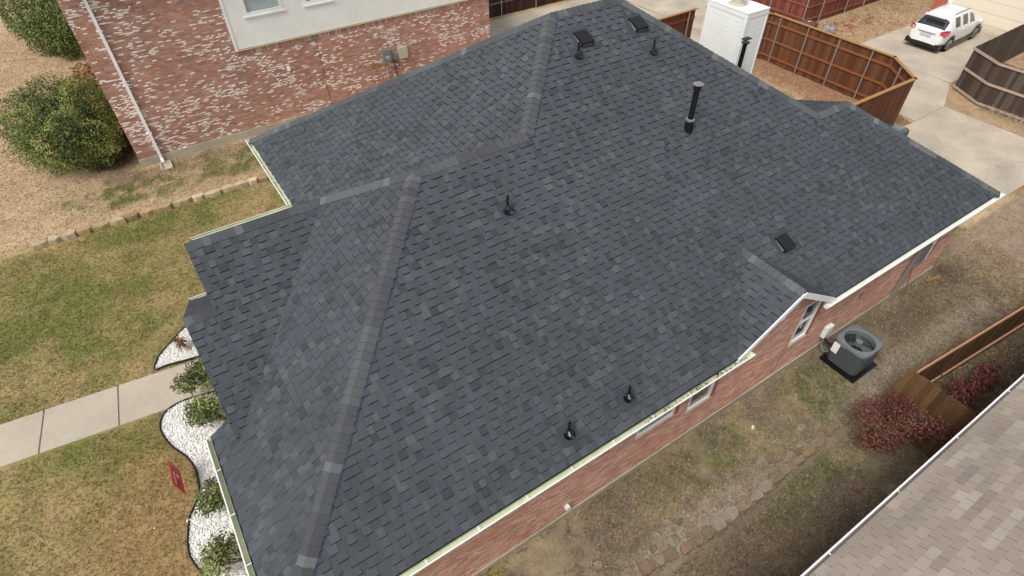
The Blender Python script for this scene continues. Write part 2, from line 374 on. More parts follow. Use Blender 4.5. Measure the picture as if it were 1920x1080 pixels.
def build_paths():
    base = MB().add([(-12, 11.55, .0), (-.2, 10.6, .0), (-.2, 12.0, .0), (-12, 13.7, .0)], [(0, 1, 2, 3)])
    base = MB(); w = base.add([(-12.2, 12.52, .012), (-.3, 11.02, .012), (-.3, 12.3, .012), (-12.2, 13.70, .012)], [(0, 1, 2, 3)]).build('walkway', 'joint_sand', kind='structure')
    top = lambda x: 12.71 - .118 * (x + 3.46); bot = lambda x: 11.42 - .125 * (x + 3.59)
    xs = [(-11.5, -11.7), (-9.9, -10.1), (-8.3, -8.5), (-6.66, -6.84), (-5.04, -5.22), (-3.46, -3.59), (-1.9, -1.98), (-.35, -.4)]
    for (a, a2), (b2, b3) in zip(xs[:-1], xs[1:]):
        g = .012
        slab_mesh('slab', [(a2 + g, bot(a2)), (b3 - g, bot(b3)), (b2 - g, top(b2)), (a + g, top(a))], -.02, .035, 'walk', w)
    NOGRASS.append([(-12, 12.3), (-.3, 10.96), (-.3, 12.3), (-12, 13.75)])
    # driveway and alley
    base = MB().add([(17.5, 4.55, .012), (27.9, 4.55, .012), (27.9, 9.3, .012), (30.2, 10.25, .012), (38.9, 10.25, .012), (38.9, 15.3, .012), (30.4, 15.3, .012), (30.4, 45, .012), (25.7, 45, .012), (25.7, 9.2, .012), (17.5, 9.2, .012)],
                    [(0, 1, 2, 9, 10), (2, 3, 6, 9), (3, 4, 5, 6), (6, 7, 8, 9)]).build('driveway', 'joint_sand', kind='structure')
    g = .008; xsd = [17.5, 21.4, 24.8, 27.9]
    for i in range(3):
        for (y0, y1) in ((4.55, 9.25),):
            slab_mesh('slab', [(xsd[i] + g, y0 + g), (xsd[i + 1] - g, y0 + g), (xsd[i + 1] - g, y1 - g), (xsd[i] + g, y1 - g)], -.02, .03, 'concrete', base)
    slab_mesh('slab', [(25.7 + g, 9.25 + g), (27.9, 9.25 + g), (30.3, 10.3), (30.4, 12.3 - g), (25.7 + g, 12.3 - g)], -.02, .03, 'concrete', base)
    slab_mesh('slab', [(25.7 + g, 12.3 + g), (30.4 - g, 12.3 + g), (30.4 - g, 15.3 - g), (25.7 + g, 15.3 - g)], -.02, .03, 'concrete', base)
    for y0 in range(5):
        a, b = 15.3 + y0 * 6, 21.3 + y0 * 6
        slab_mesh('slab', [(25.7 + g, a + g), (30.4 - g, a + g), (30.4 - g, b - g), (25.7 + g, b - g)], -.02, .03, 'concrete', base)
    for i in range(2):
        for (y0, y1) in ((10.3, 15.3),):
            a, b = 30.4 + i * 4.24, 30.4 + (i + 1) * 4.24
            slab_mesh('slab', [(a + g, y0 + g), (b - g, y0 + g), (b - g, y1 - g), (a + g, y1 - g)], -.02, .03, 'concrete', base)
    # the paved strip behind the two storey house
    pt = MB().add([(14.6, 26.9 - 8, .012), (25.6, 19.6, .012), (25.6, 28.6, .012), (14.6, 28.6, .012)], [(0, 1, 2, 3)]).build('patio', 'joint_sand', kind='structure')
    for i in range(4):
        for j in range(3):
            a, b = 14.6 + i * 2.75, 14.6 + (i + 1) * 2.75; c, d = 19.9 + j * 2.9, 19.9 + (j + 1) * 2.9
            slab_mesh('slab', [(a + g, c + g), (b - g, c + g), (b - g, d - g), (a + g, d - g)], -.02, .03, 'concrete', pt)
    NOGRASS.append([(17.5, 4.5), (27.9, 4.5), (27.9, 9.3), (30.2, 10.25), (38.9, 10.25), (38.9, 15.3), (30.4, 15.3), (30.4, 45), (25.7, 45), (25.7, 9.2), (17.5, 9.2)])
    NOGRASS.append([(14.6, 19.8), (25.7, 19.8), (25.7, 28.7), (14.6, 28.7)])
build_paths()

# ---------------------------------------------------------------- roof pieces
S = .6591; ZE = 2.75; Y0 = 3.673; X0 = -1.416; XA = 3.4515; X1 = 1.023; YE = 6.911; XF = 14.557; XD = 9.763; XB = 7.878; YG0 = 6.59
YA = Y0 + XA - X0; YB = Y0 + XB - X1
zR = lambda y: ZE + S * (y - Y0)
NRM = math.sqrt(1 + S * S)
DARK = [lin(c) for c in ((76, 80, 85), (79, 83, 88), (73, 77, 82), (86, 90, 94), (65, 69, 74), (76, 80, 82))]
DW = [36, 28, 20, 9, 7, 8]
def cap_tone():
    c = rng.choice([lin((86, 90, 92)), lin((92, 96, 97)), lin((84, 87, 90)), lin((88, 91, 90)), lin((78, 81, 84))]); return sc(c, rng.uniform(.95, 1.05))
def dark_tone():
    c = rng.choices(DARK, DW)[0]; k = rng.uniform(.96, 1.04); return tuple(v * k for v in c)
TANS = [lin(c) for c in ((160, 148, 134), (164, 152, 138), (156, 144, 130), (174, 163, 148), (151, 139, 127))]
def tan_tone():
    c = rng.choices(TANS, [30, 26, 20, 12, 8])[0]; k = rng.uniform(.94, 1.06); return tuple(v * k for v in c)

class RoofPlane:
    """O on the eave, u along it, v up the slope"""
    def __init__(s, O, u, h, slope):
        s.O = np.array(O, float); s.u = np.array(u, float); hh = np.array(h, float)
        n = math.sqrt(1 + slope ** 2); s.v = np.array([hh[0] / n, hh[1] / n, slope / n]); s.n = np.cross(s.u, s.v)
        if s.n[2] < 0: s.n = -s.n
        s.flip = np.cross(s.u, s.v)[2] < 0
    def P(s, a, b, h=0): return s.O + s.u * a + s.v * b + s.n * h
    def to(s, p):
        d = np.array(p, float) - s.O; return (float(d @ s.u), float(d @ s.v))
def orient(poly):
    A = sum(poly[i][0] * poly[(i + 1) % len(poly)][1] - poly[(i + 1) % len(poly)][0] * poly[i][1] for i in range(len(poly)))
    return poly if A > 0 else poly[::-1]

def prism(pl, poly, v0, e, tlow, thigh, col, edge, bev):
    n = len(poly); h = lambda v: tlow + (thigh - tlow) * (v - v0) / e
    top = [pl.P(a, b, h(b)) for a, b in poly]; bot = []
    for a, b in poly:
        lo = abs(b - v0) < 1e-6; bot.append(pl.P(a, b - (bev if lo else 0), .001))
    fs = [tuple(range(n))]; cs = [col]
    for i in range(n):
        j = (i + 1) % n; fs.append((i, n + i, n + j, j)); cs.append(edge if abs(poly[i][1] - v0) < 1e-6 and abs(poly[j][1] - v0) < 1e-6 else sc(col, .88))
    vs = top + bot
    if pl.flip: fs = [f[::-1] for f in fs]
    return vs, fs, cs

def lay_shingles(pl, regions, exposure, widths, tone, edge, pieces, low=.006, high=.018, bev=.017, three_tab=False, edge_low=None):
    regs = [orient([pl.to(p) for p in r]) for r in regions]
    umin = min(p[0] for r in regs for p in r); umax = max(p[0] for r in regs for p in r); vmax = max(p[1] for r in regs for p in r)
    boxes = [(min(p[0] for p in r), max(p[0] for p in r), min(p[1] for p in r), max(p[1] for p in r)) for r in regs]
    k = 0
    while k * exposure < vmax:
        v0 = k * exposure; v1 = v0 + exposure; u = umin - rng.uniform(0, .3) if not three_tab else umin - widths[0] * (.5 * (k % 2) + .03 * rng.random()); run3 = 0; raised = rng.random() < .5
        rowk = rng.uniform(.97, 1.03)
        while u < umax:
            w = rng.uniform(*widths) if not three_tab else widths[0]
            if not three_tab and raised: w *= 1.12
            a, b = u, u + w; u = b
            gp = .004 if three_tab else .0012; rect = [(a + gp, v0), (b - gp, v0), (b - gp, v1), (a + gp, v1)]
            if three_tab:
                if run3 <= 0: t3 = tone(); run3 = rng.choice((1, 2, 3, 3))
                run3 -= 1
            for r, (x0, x1, y0, y1) in zip(regs, boxes):
                if b < x0 or a > x1 or v1 < y0 or v0 > y1: continue
                q = clip_convex(rect, r)
                if not q: continue
                t = sc(tone(), rowk) if not three_tab else sc(t3, rng.uniform(.96, 1.04))
                if three_tab: vs, fs, cs = prism(pl, q, v0, exposure, .007, .004, t, sc(t, .7), .003)
                elif raised: vs, fs, cs = prism(pl, q, v0, exposure, high, .005, t, edge, bev)  # raised tab: dark lip widened so it paints a shadow line below
                else: vs, fs, cs = prism(pl, q, v0, exposure, low, .003, t, edge_low or sc(t, .8), .004)
                cen = pl.P((a + b) / 2, v0 + exposure / 2); full = len(q) == 4 and abs((q[1][0] - q[0][0]) - w + .003) < .002
                pieces.append((float(np.linalg.norm(cen - CAMP)) if full and inview(*cen, mar=0) else 1e9, vs, fs, cs))
            raised = not raised if rng.random() < .8 else (rng.random() < .62)
        k += 1

def emit(pieces, name, m, parent, stuff_name, limit=300):
    pieces.sort(key=lambda p: p[0])
    near = [p for p in pieces[:limit] if p[0] < 1e8]; rest = pieces[len(near):]
    for _, vs, fs, cs in near: MB().add(vs, fs, cols=cs).build(name, m, parent)
    b = MB()
    for _, vs, fs, cs in rest: b.add(vs, fs, cols=cs)
    if rest: b.build(stuff_name, m, parent, kind='stuff')

def ridge_caps(a, b, dirs, pieces, tone, start=0.0, w=.158, e=.145):
    """bent cap shingles laid from a (low) to b (high); dirs: the two horizontal-ish directions falling off the line"""
    a, b = np.array(a, float), np.array(b, float); L = np.linalg.norm(b - a); d = (b - a) / L; n = int(L / e)
    lift = np.array([0, 0, 1.0]); lift -= d * (lift @ d); lift /= np.linalg.norm(lift)
    d1, d2 = [np.array(x, float) / np.linalg.norm(x) for x in dirs]
    cur = tone(); run = 0
    for i in range(n + 1):
        p = a + d * e * i; q = a + d * min(L, e * (i + 1) + .01)
        if run <= 0:
            cur = tone(); run = rng.choice((1, 1, 2, 4, 6))
            if rng.random() < .24: cur = sc(lin((104, 108, 109)), rng.uniform(.9, 1.06)); run = 1
        run -= 1
        vs = []
        for (pt, h) in ((p, .03), (q, .018)):
            vs += [pt + d1 * w + lift * (h - .008), pt + d1 * w * .45 + lift * (h + .008), pt + lift * (h + .014), pt + d2 * w * .45 + lift * (h + .008), pt + d2 * w + lift * (h - .008)]
        vs += [v - lift * .026 - d * .008 for v in vs[:5]]
        k = rng.uniform(.96, 1.04); c = sc(cur, k)
        fs = [(j, j + 1, j + 6, j + 5) for j in range(4)] + [(j, 10 + j, 11 + j, j + 1) for j in range(4)]
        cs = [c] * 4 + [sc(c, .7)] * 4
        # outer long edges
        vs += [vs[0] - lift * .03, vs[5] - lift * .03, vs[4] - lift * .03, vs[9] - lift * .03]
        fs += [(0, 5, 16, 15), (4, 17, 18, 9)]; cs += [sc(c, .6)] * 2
        mid = (p + q) / 2
        pieces.append((float(np.linalg.norm(mid - CAMP)) if inview(*mid, mar=0) else 1e9, vs, fs, cs))

# ---------------------------------------------------------------- bricks
def lay_bricks(O, u, n, W, H, holes, tone, pieces, top=None, course=.0677, unit=.2133, proud=.008, z0=0.0):
    """running bond on a vertical plane; holes = (a0,a1,h0,h1); top(a) = height limit"""
    O, u, n = np.array(O, float), np.array(u, float), np.array(n, float); k = 0; Z = np.array([0, 0, 1.0])
    while z0 + k * course < H:
        h0 = z0 + k * course; h1 = min(H, h0 + course - .0105); a = -(unit / 2) * (k % 2)
        while a < W:
            segs = [(max(a, 0), min(a + unit - .0105, W))]
            for (x0, x1, y0, y1) in holes:
                if h1 <= y0 or h0 >= y1: continue
                ns = []
                for (s0, s1) in segs:
                    if s1 <= x0 or s0 >= x1: ns.append((s0, s1)); continue
                    if s0 < x0: ns.append((s0, x0))
                    if s1 > x1: ns.append((x1, s1))
                segs = ns
            for (s0, s1) in segs:
                if s1 - s0 < .015: continue
                if top and h1 > min(top(s0), top(s1)) + .05: continue
                if h1 - h0 < .012: continue
                c, white = tone(O + u * s0 + Z * h0)
                pr = proud * rng.uniform(.6, 1.3)
                def P(a_, h_, d_): return O + u * a_ + Z * h_ + n * d_
                vs = [P(s0, h0, 0), P(s1, h0, 0), P(s1, h1, 0), P(s0, h1, 0), P(s0 + .002, h0 + .002, pr), P(s1 - .002, h0 + .002, pr), P(s1 - .002, h1 - .002, pr), P(s0 + .002, h1 - .002, pr)]
                fs = [(4, 5, 6, 7), (0, 1, 5, 4), (1, 2, 6, 5), (2, 3, 7, 6), (3, 0, 4, 7)]
                cs = [c] * 5
                if white:      # mortar smeared over part of the face
                    a0 = s0 - rng.uniform(-.05, .05); a1 = s1 + rng.uniform(-.07, .07); hm = (h0 + h1) / 2 + rng.uniform(-.012, .012); dz = .5 * (h1 - h0)
                    t1, t2, t3, t4 = [rng.uniform(.45, 1.15) for _ in range(4)]
                    b = len(vs); wv = pr + .003
                    vs += [P(a0, hm - dz * rng.uniform(-.3, .6), wv), P(a0 + rng.uniform(.1, .35) * (a1 - a0), hm - dz * t1, wv), P(a0 + rng.uniform(.6, .9) * (a1 - a0), hm - dz * t2, wv), P(a1, hm + dz * rng.uniform(-.5, .6), wv), P(a0 + rng.uniform(.6, .9) * (a1 - a0), hm + dz * t3, wv), P(a0 + rng.uniform(.1, .35) * (a1 - a0), hm + dz * t4, wv)]
                    fs.append(tuple(range(b, b + 6))); cs.append(white)
                mid = P((s0 + s1) / 2, (h0 + h1) / 2, 0)
                okk = (s1 - s0) > unit * .9 and inview(*mid, mar=0)
                pieces.append((float(np.linalg.norm(mid - CAMP)) if okk else 1e9, vs, fs, cs))
            a += unit
        k += 1

PINK = [lin(c) for c in ((206, 160, 138), (200, 152, 130), (210, 168, 148), (192, 142, 122), (214, 176, 158), (200, 152, 126))]
def pink_tone(p):
    f = float(fbm(np.array(p[0] * .7), np.array(p[2] * 1.2 + 4)))
    c = rng.choice(PINK); k = rng.uniform(.9, 1.1) * (.86 + .3 * f)
    if rng.random() < .12: return sc(lin((200, 168, 152)), k), None
    return sc(c, k), None
REDS = [lin(c) for c in ((188, 144, 124), (182, 136, 116), (192, 154, 136), (174, 128, 110), (182, 148, 138), (170, 132, 120))]
def red_tone(p):
    f = float(fbm(np.array(p[0] * 1.1 + 40), np.array(p[2] * 2.2 + 11), 3)); g = float(fbm(np.array(p[0] * .3 + 4), np.array(p[2] * .5)))
    c = sc(rng.choice(REDS), rng.uniform(.85, 1.12) * (.85 + .35 * g))
    w = None
    if rng.random() < (.09 + .5 * max(0, f - .41) * 3.4): w = sc(lin((250, 238, 228)), rng.uniform(.85, 1.05))
    return c, w

# ---------------------------------------------------------------- windows
def window(parent, O, u, n, a0, a1, h0, h1, frame=.06, sill=True, mull=True, blind=False, depth=.07):
    """a framed sash window set in a wall: window > frame, pane, sill"""
    O, u, n = np.array(O, float), np.array(u, float), np.array(n, float); Z = np.array([0, 0, 1.0])
    def slab(a, b, c, d, e0, e1):
        P = lambda x, z, q: O + u * x + Z * z + n * q
        return [P(a, c, e0), P(b, c, e0), P(b, d, e0), P(a, d, e0), P(a, c, e1), P(b, c, e1), P(b, d, e1), P(a, d, e1)], [(4, 5, 6, 7), (0, 1, 5, 4), (1, 2, 6, 5), (2, 3, 7, 6), (3, 0, 4, 7)]
    f = MB()
    for q in ((a0, a0 + frame, h0, h1), (a1 - frame, a1, h0, h1), (a0 + frame, a1 - frame, h0, h0 + frame), (a0 + frame, a1 - frame, h1 - frame, h1)): f.add(*slab(*q, -depth, .012))
    if mull: f.add(*slab(a0 + frame, a1 - frame, (h0 + h1) / 2 - .02, (h0 + h1) / 2 + .02, -depth, -.01))
    w = f.build('window', 'white', parent)
    if blind:
        MB().add(*slab(a0 + frame, a1 - frame, h0 + frame, h1 - frame, -depth - .2, -depth - .05)).build('room_shade', 'blind', w)
        P = lambda x, z: O + u * x + Z * z + n * (-depth * .35)
        MB().add([P(a0 + frame, h0 + frame), P(a1 - frame, h0 + frame), P(a1 - frame, h1 - frame), P(a0 + frame, h1 - frame)], [(3, 2, 1, 0)] if np.cross(u, Z) @ n < 0 else [(0, 1, 2, 3)]).build('pane', 'clear', w)
    else:
        MB().add(*slab(a0 + frame, a1 - frame, h0 + frame, h1 - frame, -depth - .02, -depth * .55)).build('pane', 'glass', w)
    if blind:
        b = MB(); z = h0 + frame + .02
        while z < h1 - frame:
            MB().add(*slab(a0 + frame + .01, a1 - frame - .01, z, z + .036, -depth * .7, -depth * .7 + .006)).build('blind_slat', 'blind', w); z += .05
    if sill:
        MB().add(*slab(a0 - .05, a1 + .05, h0 - .05, h0 - .002, -.02, .05)).build('sill', 'white' if blind else 'brick_sill', w)
MT['brick_sill'] = mat('sill_brick', lin((178, 142, 124)), .9, .2, 25, .4)

# ---------------------------------------------------------------- the dark roofed house
house = thing('house', (8, 8, 0), 'low pink brick house under a charcoal shingle roof with hips and vents, filling the middle', 'house')
def build_main_roof():
    zf = lambda x: ZE + S * (x - X0)
    G2Y = 8.97; GY = 10.05; XG, XG2 = -.53, -1.04
    zG = lambda y: ZE + S * (y - YG0)
    dz = -.0
    P = lambda x, y, z: (x, y, z)
    # deck: solid sheets under the shingles (a thickness below)
    A = (XA, YA, zR(YA)); B = (XB, YB, zR(YB)); D = (XD, YB, zR(YB)); E = (XD + YB - YE, YE, zR(YE)); Fr = (XF, YE, zR(YE))
    Cc = (YA - Y0 + X1, YA, zR(YA)); N0 = (X0, Y0, ZE); RC = (XF + YE - Y0, Y0, ZE)
    yfar = 2 * YB - Y0      # far eave at z = ZE
    EV1 = .566; y1f = 2 * YB - Y0 - EV1 / S; x1e = X1 + EV1 / S
    faces = {
        'R': [N0, RC, Fr, E, D, B, Cc, A],
        'F': [N0, A, (XA - (YGv - YA), YGv, 0) if False else A],
    }
    h = MB()
    def sheet(pts, t=.02):
        n = len(pts); vs = [(x, y, z - .004) for x, y, z in pts] + [(x, y, z - .004 - .16) for x, y, z in pts]
        h.add(vs, [tuple(range(n)), tuple(range(2 * n - 1, n - 1, -1))] + [(i, n + i, n + (i + 1) % n, (i + 1) % n) for i in range(n)])
    regR = [[N0, (XA, Y0, ZE), A],
            [(XA, Y0, ZE), (Cc[0], Y0, ZE), Cc, A], [(Cc[0], Y0, ZE), (XB, Y0, ZE), B, Cc], [(XB, Y0, ZE), (XD, Y0, ZE), D, B],
            [(XD, Y0, ZE), (E[0], Y0, ZE), E, D], [(E[0], Y0, ZE), (XF, Y0, ZE), Fr, E], [(XF, Y0, ZE), RC, Fr]]
    DXc, hwc = 9.2, (3.77 - ZE) / S; cutR = []
    for r in regR:
        p2 = orient([(a, b) for a, b, c in r])
        a_, b_, k_ = DXc - hwc, DXc + hwc, .4
        for quad in ([(-50, -50), (a_, -50), (a_, 50), (-50, 50)], [(a_, Y0), (a_ + k_, Y0 + k_), (a_ + k_, 50), (a_, 50)], [(a_ + k_, Y0 + k_), (b_ - k_, Y0 + k_), (b_ - k_, 50), (a_ + k_, 50)], [(b_ - k_, Y0 + k_), (b_, Y0), (b_, 50), (b_ - k_, 50)], [(b_, -50), (50, -50), (50, 50), (b_, 50)]):
            q = clip_convex(p2, quad)
            if q: cutR.append([(a, b, zR(b)) for a, b in q])
    regR = cutR
    for r in regR: sheet(r)
    # front plane F: from the near corner to its left rake at y=7.62, valley with the wing plane
    YR = 7.62; xv = lambda y: X0 + (y - YG0)          # valley x at given y
    T = (YGJ_x := X0 + (GY - YG0), GY, zG(GY))          # where valley, wing ridge and far hip meet
    Vb = (-1.04, YG0 + (-1.04 - X0), zf(-1.04))
    xh = X0 + YR - Y0
    regF = [[N0, (xh, YR, zf(xh)), (X0, YR, ZE)],
            [(X0 + YR - YG0, YR, zf(X0 + YR - YG0)), (xh, YR, zf(xh)), A, T]]
    for r in regF: sheet(r)
    # wing plane G (two gables sharing one near slope)
    regG = [[Vb, (X0 + (9.15 - YG0), 9.15, zG(9.15)), (XG2, 9.15 - .0, zG(9.15))] if False else [Vb, (X0 + (G2Y - YG0), G2Y, zG(G2Y)), (XG2, G2Y, zG(G2Y))],
            [(X0 + (G2Y - YG0), G2Y, zG(G2Y)), T, (XG, GY, zG(GY)), (XG, G2Y, zG(G2Y))]]
    for r in regG: sheet(r)
    # its far slopes
    zr = zG(GY); yfe = 12.74; zfe = 3.30
    sheet([(XG, GY, zr), T, (T[0], yfe, zfe), (XG, yfe, zfe)])
    regA = [[A, Cc, (Cc[0], YA + (zR(YA) - zfe) / S, zfe), (T[0] - (yfe - GY) * 0, YA + (zR(YA) - zfe) / S, zfe), T]]
    sheet(regA[0])
    g2e = 11.36
    sheet([(XG2, G2Y, zG(G2Y)), (XG + .3, G2Y, zG(G2Y)), (XG + .3, g2e, 2.76), (XG2, g2e, 2.76)])
    # P1 front plane
    yn = YA + (B[0] - Cc[0]) * 0
    regP = [[B, (x1e, y1f, ZE + EV1), (x1e, 11.3, ZE + EV1), (Cc[0], YA, zR(YA))], [(Cc[0], YA, zR(YA)), (x1e, 12.9, ZE + EV1), (x1e, 11.0, ZE + EV1), (x1e + .5, YA + .6, ZE + EV1 + .5 * S)]]
    for r in regP[:1]: sheet(r)
    # main far slope and rear hip
    sheet([B, D, (XD + (D[2] - ZE) / S, yfar, ZE), (x1e, yfar, ZE)] if False else [B, (x1e, y1f, ZE + EV1), (XD + (D[2] - ZE - EV1) / S, y1f, ZE + EV1), D])
    xr = XD + (D[2] - ZE) / S
    sheet([D, (XD + (D[2] - ZE - EV1) / S, y1f, ZE + EV1), (xr - EV1 / S, YE + 1, ZE + EV1), E])
    # rear wing far slope and its end
    yw = YE + (YE - Y0)
    sheet([E, (E[0] - (yw - YE) * .0, yw, ZE), (XF + (yw - YE), yw, ZE), Fr])
    sheet([Fr, (XF + (yw - YE), yw, ZE), RC])
    # small cross gable over the side wall
    DX, DZ, DYB = 9.2, 3.77, 0
    hw = (DZ - ZE) / S; yb = Y0 + hw; YF_ = 3.665
    L0, R0_, AP, BK = (DX - hw, YF_, ZE), (DX + hw, YF_, ZE), (DX, YF_, DZ), (DX, yb, DZ)
    sheet([L0, AP, BK, (DX - hw, Y0, ZE)]); sheet([AP, R0_, (DX + hw, Y0, ZE), BK])
    deck = h.build('roof', 'deck', house)
    pieces = []
    edge = lin((20, 23, 28)); kw = dict(exposure=.143, widths=(.085, .16), tone=dark_tone, edge=edge)  # near-black butt edge: cut asphalt plus the tabs' shadow line put into its colour
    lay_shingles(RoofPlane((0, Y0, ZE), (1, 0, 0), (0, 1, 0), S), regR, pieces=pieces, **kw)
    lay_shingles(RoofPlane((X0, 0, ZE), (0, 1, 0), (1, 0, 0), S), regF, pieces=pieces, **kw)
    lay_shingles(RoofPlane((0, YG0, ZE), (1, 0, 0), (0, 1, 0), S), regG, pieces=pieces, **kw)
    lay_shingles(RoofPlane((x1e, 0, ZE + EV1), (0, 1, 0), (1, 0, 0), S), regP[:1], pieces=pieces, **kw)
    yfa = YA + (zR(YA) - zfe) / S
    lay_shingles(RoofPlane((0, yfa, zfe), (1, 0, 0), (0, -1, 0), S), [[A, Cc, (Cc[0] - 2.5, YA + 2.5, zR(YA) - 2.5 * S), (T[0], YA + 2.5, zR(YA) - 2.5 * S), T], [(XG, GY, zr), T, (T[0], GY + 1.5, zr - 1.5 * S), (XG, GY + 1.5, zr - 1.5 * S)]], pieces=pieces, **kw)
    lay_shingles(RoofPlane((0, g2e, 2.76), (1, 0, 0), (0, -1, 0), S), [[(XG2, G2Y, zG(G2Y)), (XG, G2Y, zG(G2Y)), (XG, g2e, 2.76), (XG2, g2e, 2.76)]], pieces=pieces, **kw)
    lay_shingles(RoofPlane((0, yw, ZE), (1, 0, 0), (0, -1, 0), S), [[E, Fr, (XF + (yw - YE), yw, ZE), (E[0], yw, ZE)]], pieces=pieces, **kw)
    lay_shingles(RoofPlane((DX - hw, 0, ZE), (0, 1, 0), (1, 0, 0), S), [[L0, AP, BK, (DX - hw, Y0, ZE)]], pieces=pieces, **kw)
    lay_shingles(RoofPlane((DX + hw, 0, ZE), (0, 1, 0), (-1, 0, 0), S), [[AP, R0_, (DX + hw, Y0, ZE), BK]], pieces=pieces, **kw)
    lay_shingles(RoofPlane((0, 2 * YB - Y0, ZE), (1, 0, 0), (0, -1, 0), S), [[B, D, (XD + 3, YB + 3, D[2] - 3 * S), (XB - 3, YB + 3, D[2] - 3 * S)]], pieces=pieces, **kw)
    emit(pieces, 'shingle', 'shingle', deck, 'shingle_field')
    # caps on hips and ridges
    caps = []
    dR, dF, dB, dX = (0, -1, -S), (-1, 0, -S), (0, 1, -S), (1, 0, -S)
    j = lambda a, b: (np.array(a, float) + np.array(b, float)) / 1
    def cap(a, b, d1, d2): ridge_caps(a, b, (d1, d2), caps, cap_tone)
    hipn = lambda v: v
    c1, c2 = (.7071, -.7071, 0), (-.7071, .7071, 0)       # sideways off the 45 degree hips
    hd = lambda s1, s2: None
    def hipdirs(d):   # directions in both slopes square to the hip line
        d = np.array(d, float); d /= np.linalg.norm(d); out = []
        for n in ((0, -S, 1), (-S, 0, 1)): pass
        return out
    def side(d, n): v = np.cross(np.array(n, float), np.array(d, float)); return v / np.linalg.norm(v)
    nR, nF, nB, nX = (0, -S, 1), (-S, 0, 1), (0, S, 1), (S, 0, 1)
    def hip(a, b, n1, n2):
        d = np.array(b, float) - np.array(a, float); s1 = side(d, n1); s2 = side(d, n2)
        if s1[2] > 0: s1 = -s1
        if s2[2] > 0: s2 = -s2
        cap(a, b, s1, s2)
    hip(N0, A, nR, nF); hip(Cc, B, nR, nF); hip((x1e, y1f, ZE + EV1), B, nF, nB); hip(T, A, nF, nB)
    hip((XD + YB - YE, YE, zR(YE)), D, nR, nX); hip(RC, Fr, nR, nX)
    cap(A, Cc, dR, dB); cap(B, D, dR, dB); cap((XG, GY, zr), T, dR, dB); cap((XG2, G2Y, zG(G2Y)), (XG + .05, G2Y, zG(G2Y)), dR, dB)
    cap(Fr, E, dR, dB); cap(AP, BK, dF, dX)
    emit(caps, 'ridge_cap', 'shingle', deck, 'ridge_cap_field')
    # chalk line struck beside the caps
    ch = MB()
    def chalk(a, b, n, other):
        a, b = np.array(a, float), np.array(b, float); s1 = side(b - a, n)
        if s1[2] > 0: s1 = -s1
        nn = np.array(n, float) / np.linalg.norm(n); q = s1 * .172
        ch.bar(a + q + nn * .016, b + q + nn * .016, .006, .005, up=nn)
    chalk(N0, A, nR, 0); chalk(Cc, B, nR, 0)
    ch.build('chalk_line', 'chalk', deck)
    # white rakes and fascias
    t = MB()
    def board(a, b, hgt=.13, th=.025, dn=.02):
        a, b = np.array(a, float), np.array(b, float); MB().bar(a - (0, 0, hgt / 2 + dn), b - (0, 0, hgt / 2 + dn), th, hgt).build('rake_board', 'white', deck)
    board((DX - hw - .02, YF_ - .015, ZE + .0), (DX, YF_ - .015, DZ + .0)); board((DX, YF_ - .018, DZ), (DX + hw + .02, YF_ - .018, ZE))
    board((XG + .05, G2Y + .2, zG(G2Y + .2)), (XG + .05, GY, zr), dn=.17); board((XG + .05, GY, zr), (XG + .05, yfe, zfe), dn=.17)
    board((XG2 + .05, Vb[1], zG(Vb[1])), (XG2 + .05, G2Y, zG(G2Y)), dn=.17); board((XG2 + .05, G2Y, zG(G2Y)), (XG2 + .05, g2e, 2.76), dn=.17)
    for a, b in (((X0 + .01, Y0 + .01, ZE), (DX - hw, Y0 + .01, ZE)), ((DX + hw, Y0 + .01, ZE), (RC[0] - .01, Y0 + .01, ZE)), ((X0 + .01, Y0 + .02, ZE), (X0 + .01, YR, ZE)), ((x1e + .01, 12.9, ZE + EV1), (x1e + .01, y1f, ZE + EV1))):
        MB().bar(np.array(a) - (0, 0, .09), np.array(b) - (0, 0, .09), .024, .18).build('fascia', 'white', house)
    for a, b in ((( X0, Y0 - .012, ZE), (DX - hw, Y0 - .012, ZE)), ((DX + hw, Y0 - .012, ZE), (RC[0], Y0 - .012, ZE))): MB().bar(a, b, .03, .012, lin((34, 37, 41))).build('drip_edge', 'shingle', deck)
    MB().bar((X0 - .012, Y0, ZE), (X0 - .012, YR, ZE), .03, .012, lin((34, 37, 41))).build('drip_edge', 'shingle', deck)
    # soffits
    so = MB(); so.box((X0 + .03, Y0 + .03, ZE - .19), (DX - hw, 4.0, ZE - .175)); so.box((DX + hw, Y0 + .03, ZE - .19), (RC[0] - .03, 4.0, ZE - .175)); so.box((X0 + .03, 4.0, ZE - .19), (-1.0, YR, ZE - .175)); so.build('soffit', 'white', house)
    # gutters
    def gutter(a, b, out, inner='gutter_in', straps=True, debris=None):
        a, b, o = np.array(a, float), np.array(b, float), np.array(out, float); Z = np.array([0, 0, 1.0]); d = (b - a) / np.linalg.norm(b - a)
        W_, H_ = .125, .11
        prof_out = [(0, -.012), (0, -H_), (W_ * .6, -H_), (W_, -.03), (W_, 0.0), (W_ - .018, 0.0)]
        g = MB(); n = len(prof_out)
        vs = [p + o * q[0] + Z * q[1] for p in (a, b) for q in prof_out]
        g.add(vs, [(i, i + 1, n + i + 1, n + i) for i in range(n - 1)])
        g.add([a + o * q[0] + Z * q[1] for q in prof_out], [tuple(range(n))]); g.add([b + o * q[0] + Z * q[1] for q in prof_out], [tuple(range(n))[::-1]])
        gu = g.build('gutter', 'white', house)
        li = MB(); pin = [(.006, -.02), (.006, -H_ + .008), (W_ * .6, -H_ + .008), (W_ - .008, -.032), (W_ - .019, -.004)]; m = len(pin)
        li.add([p + o * q[0] + Z * q[1] for p in (a + d * .004, b - d * .004) for q in pin], [(i, i + 1, m + i + 1, m + i) for i in range(m - 1)]); li.build('gutter_trough', inner, gu)
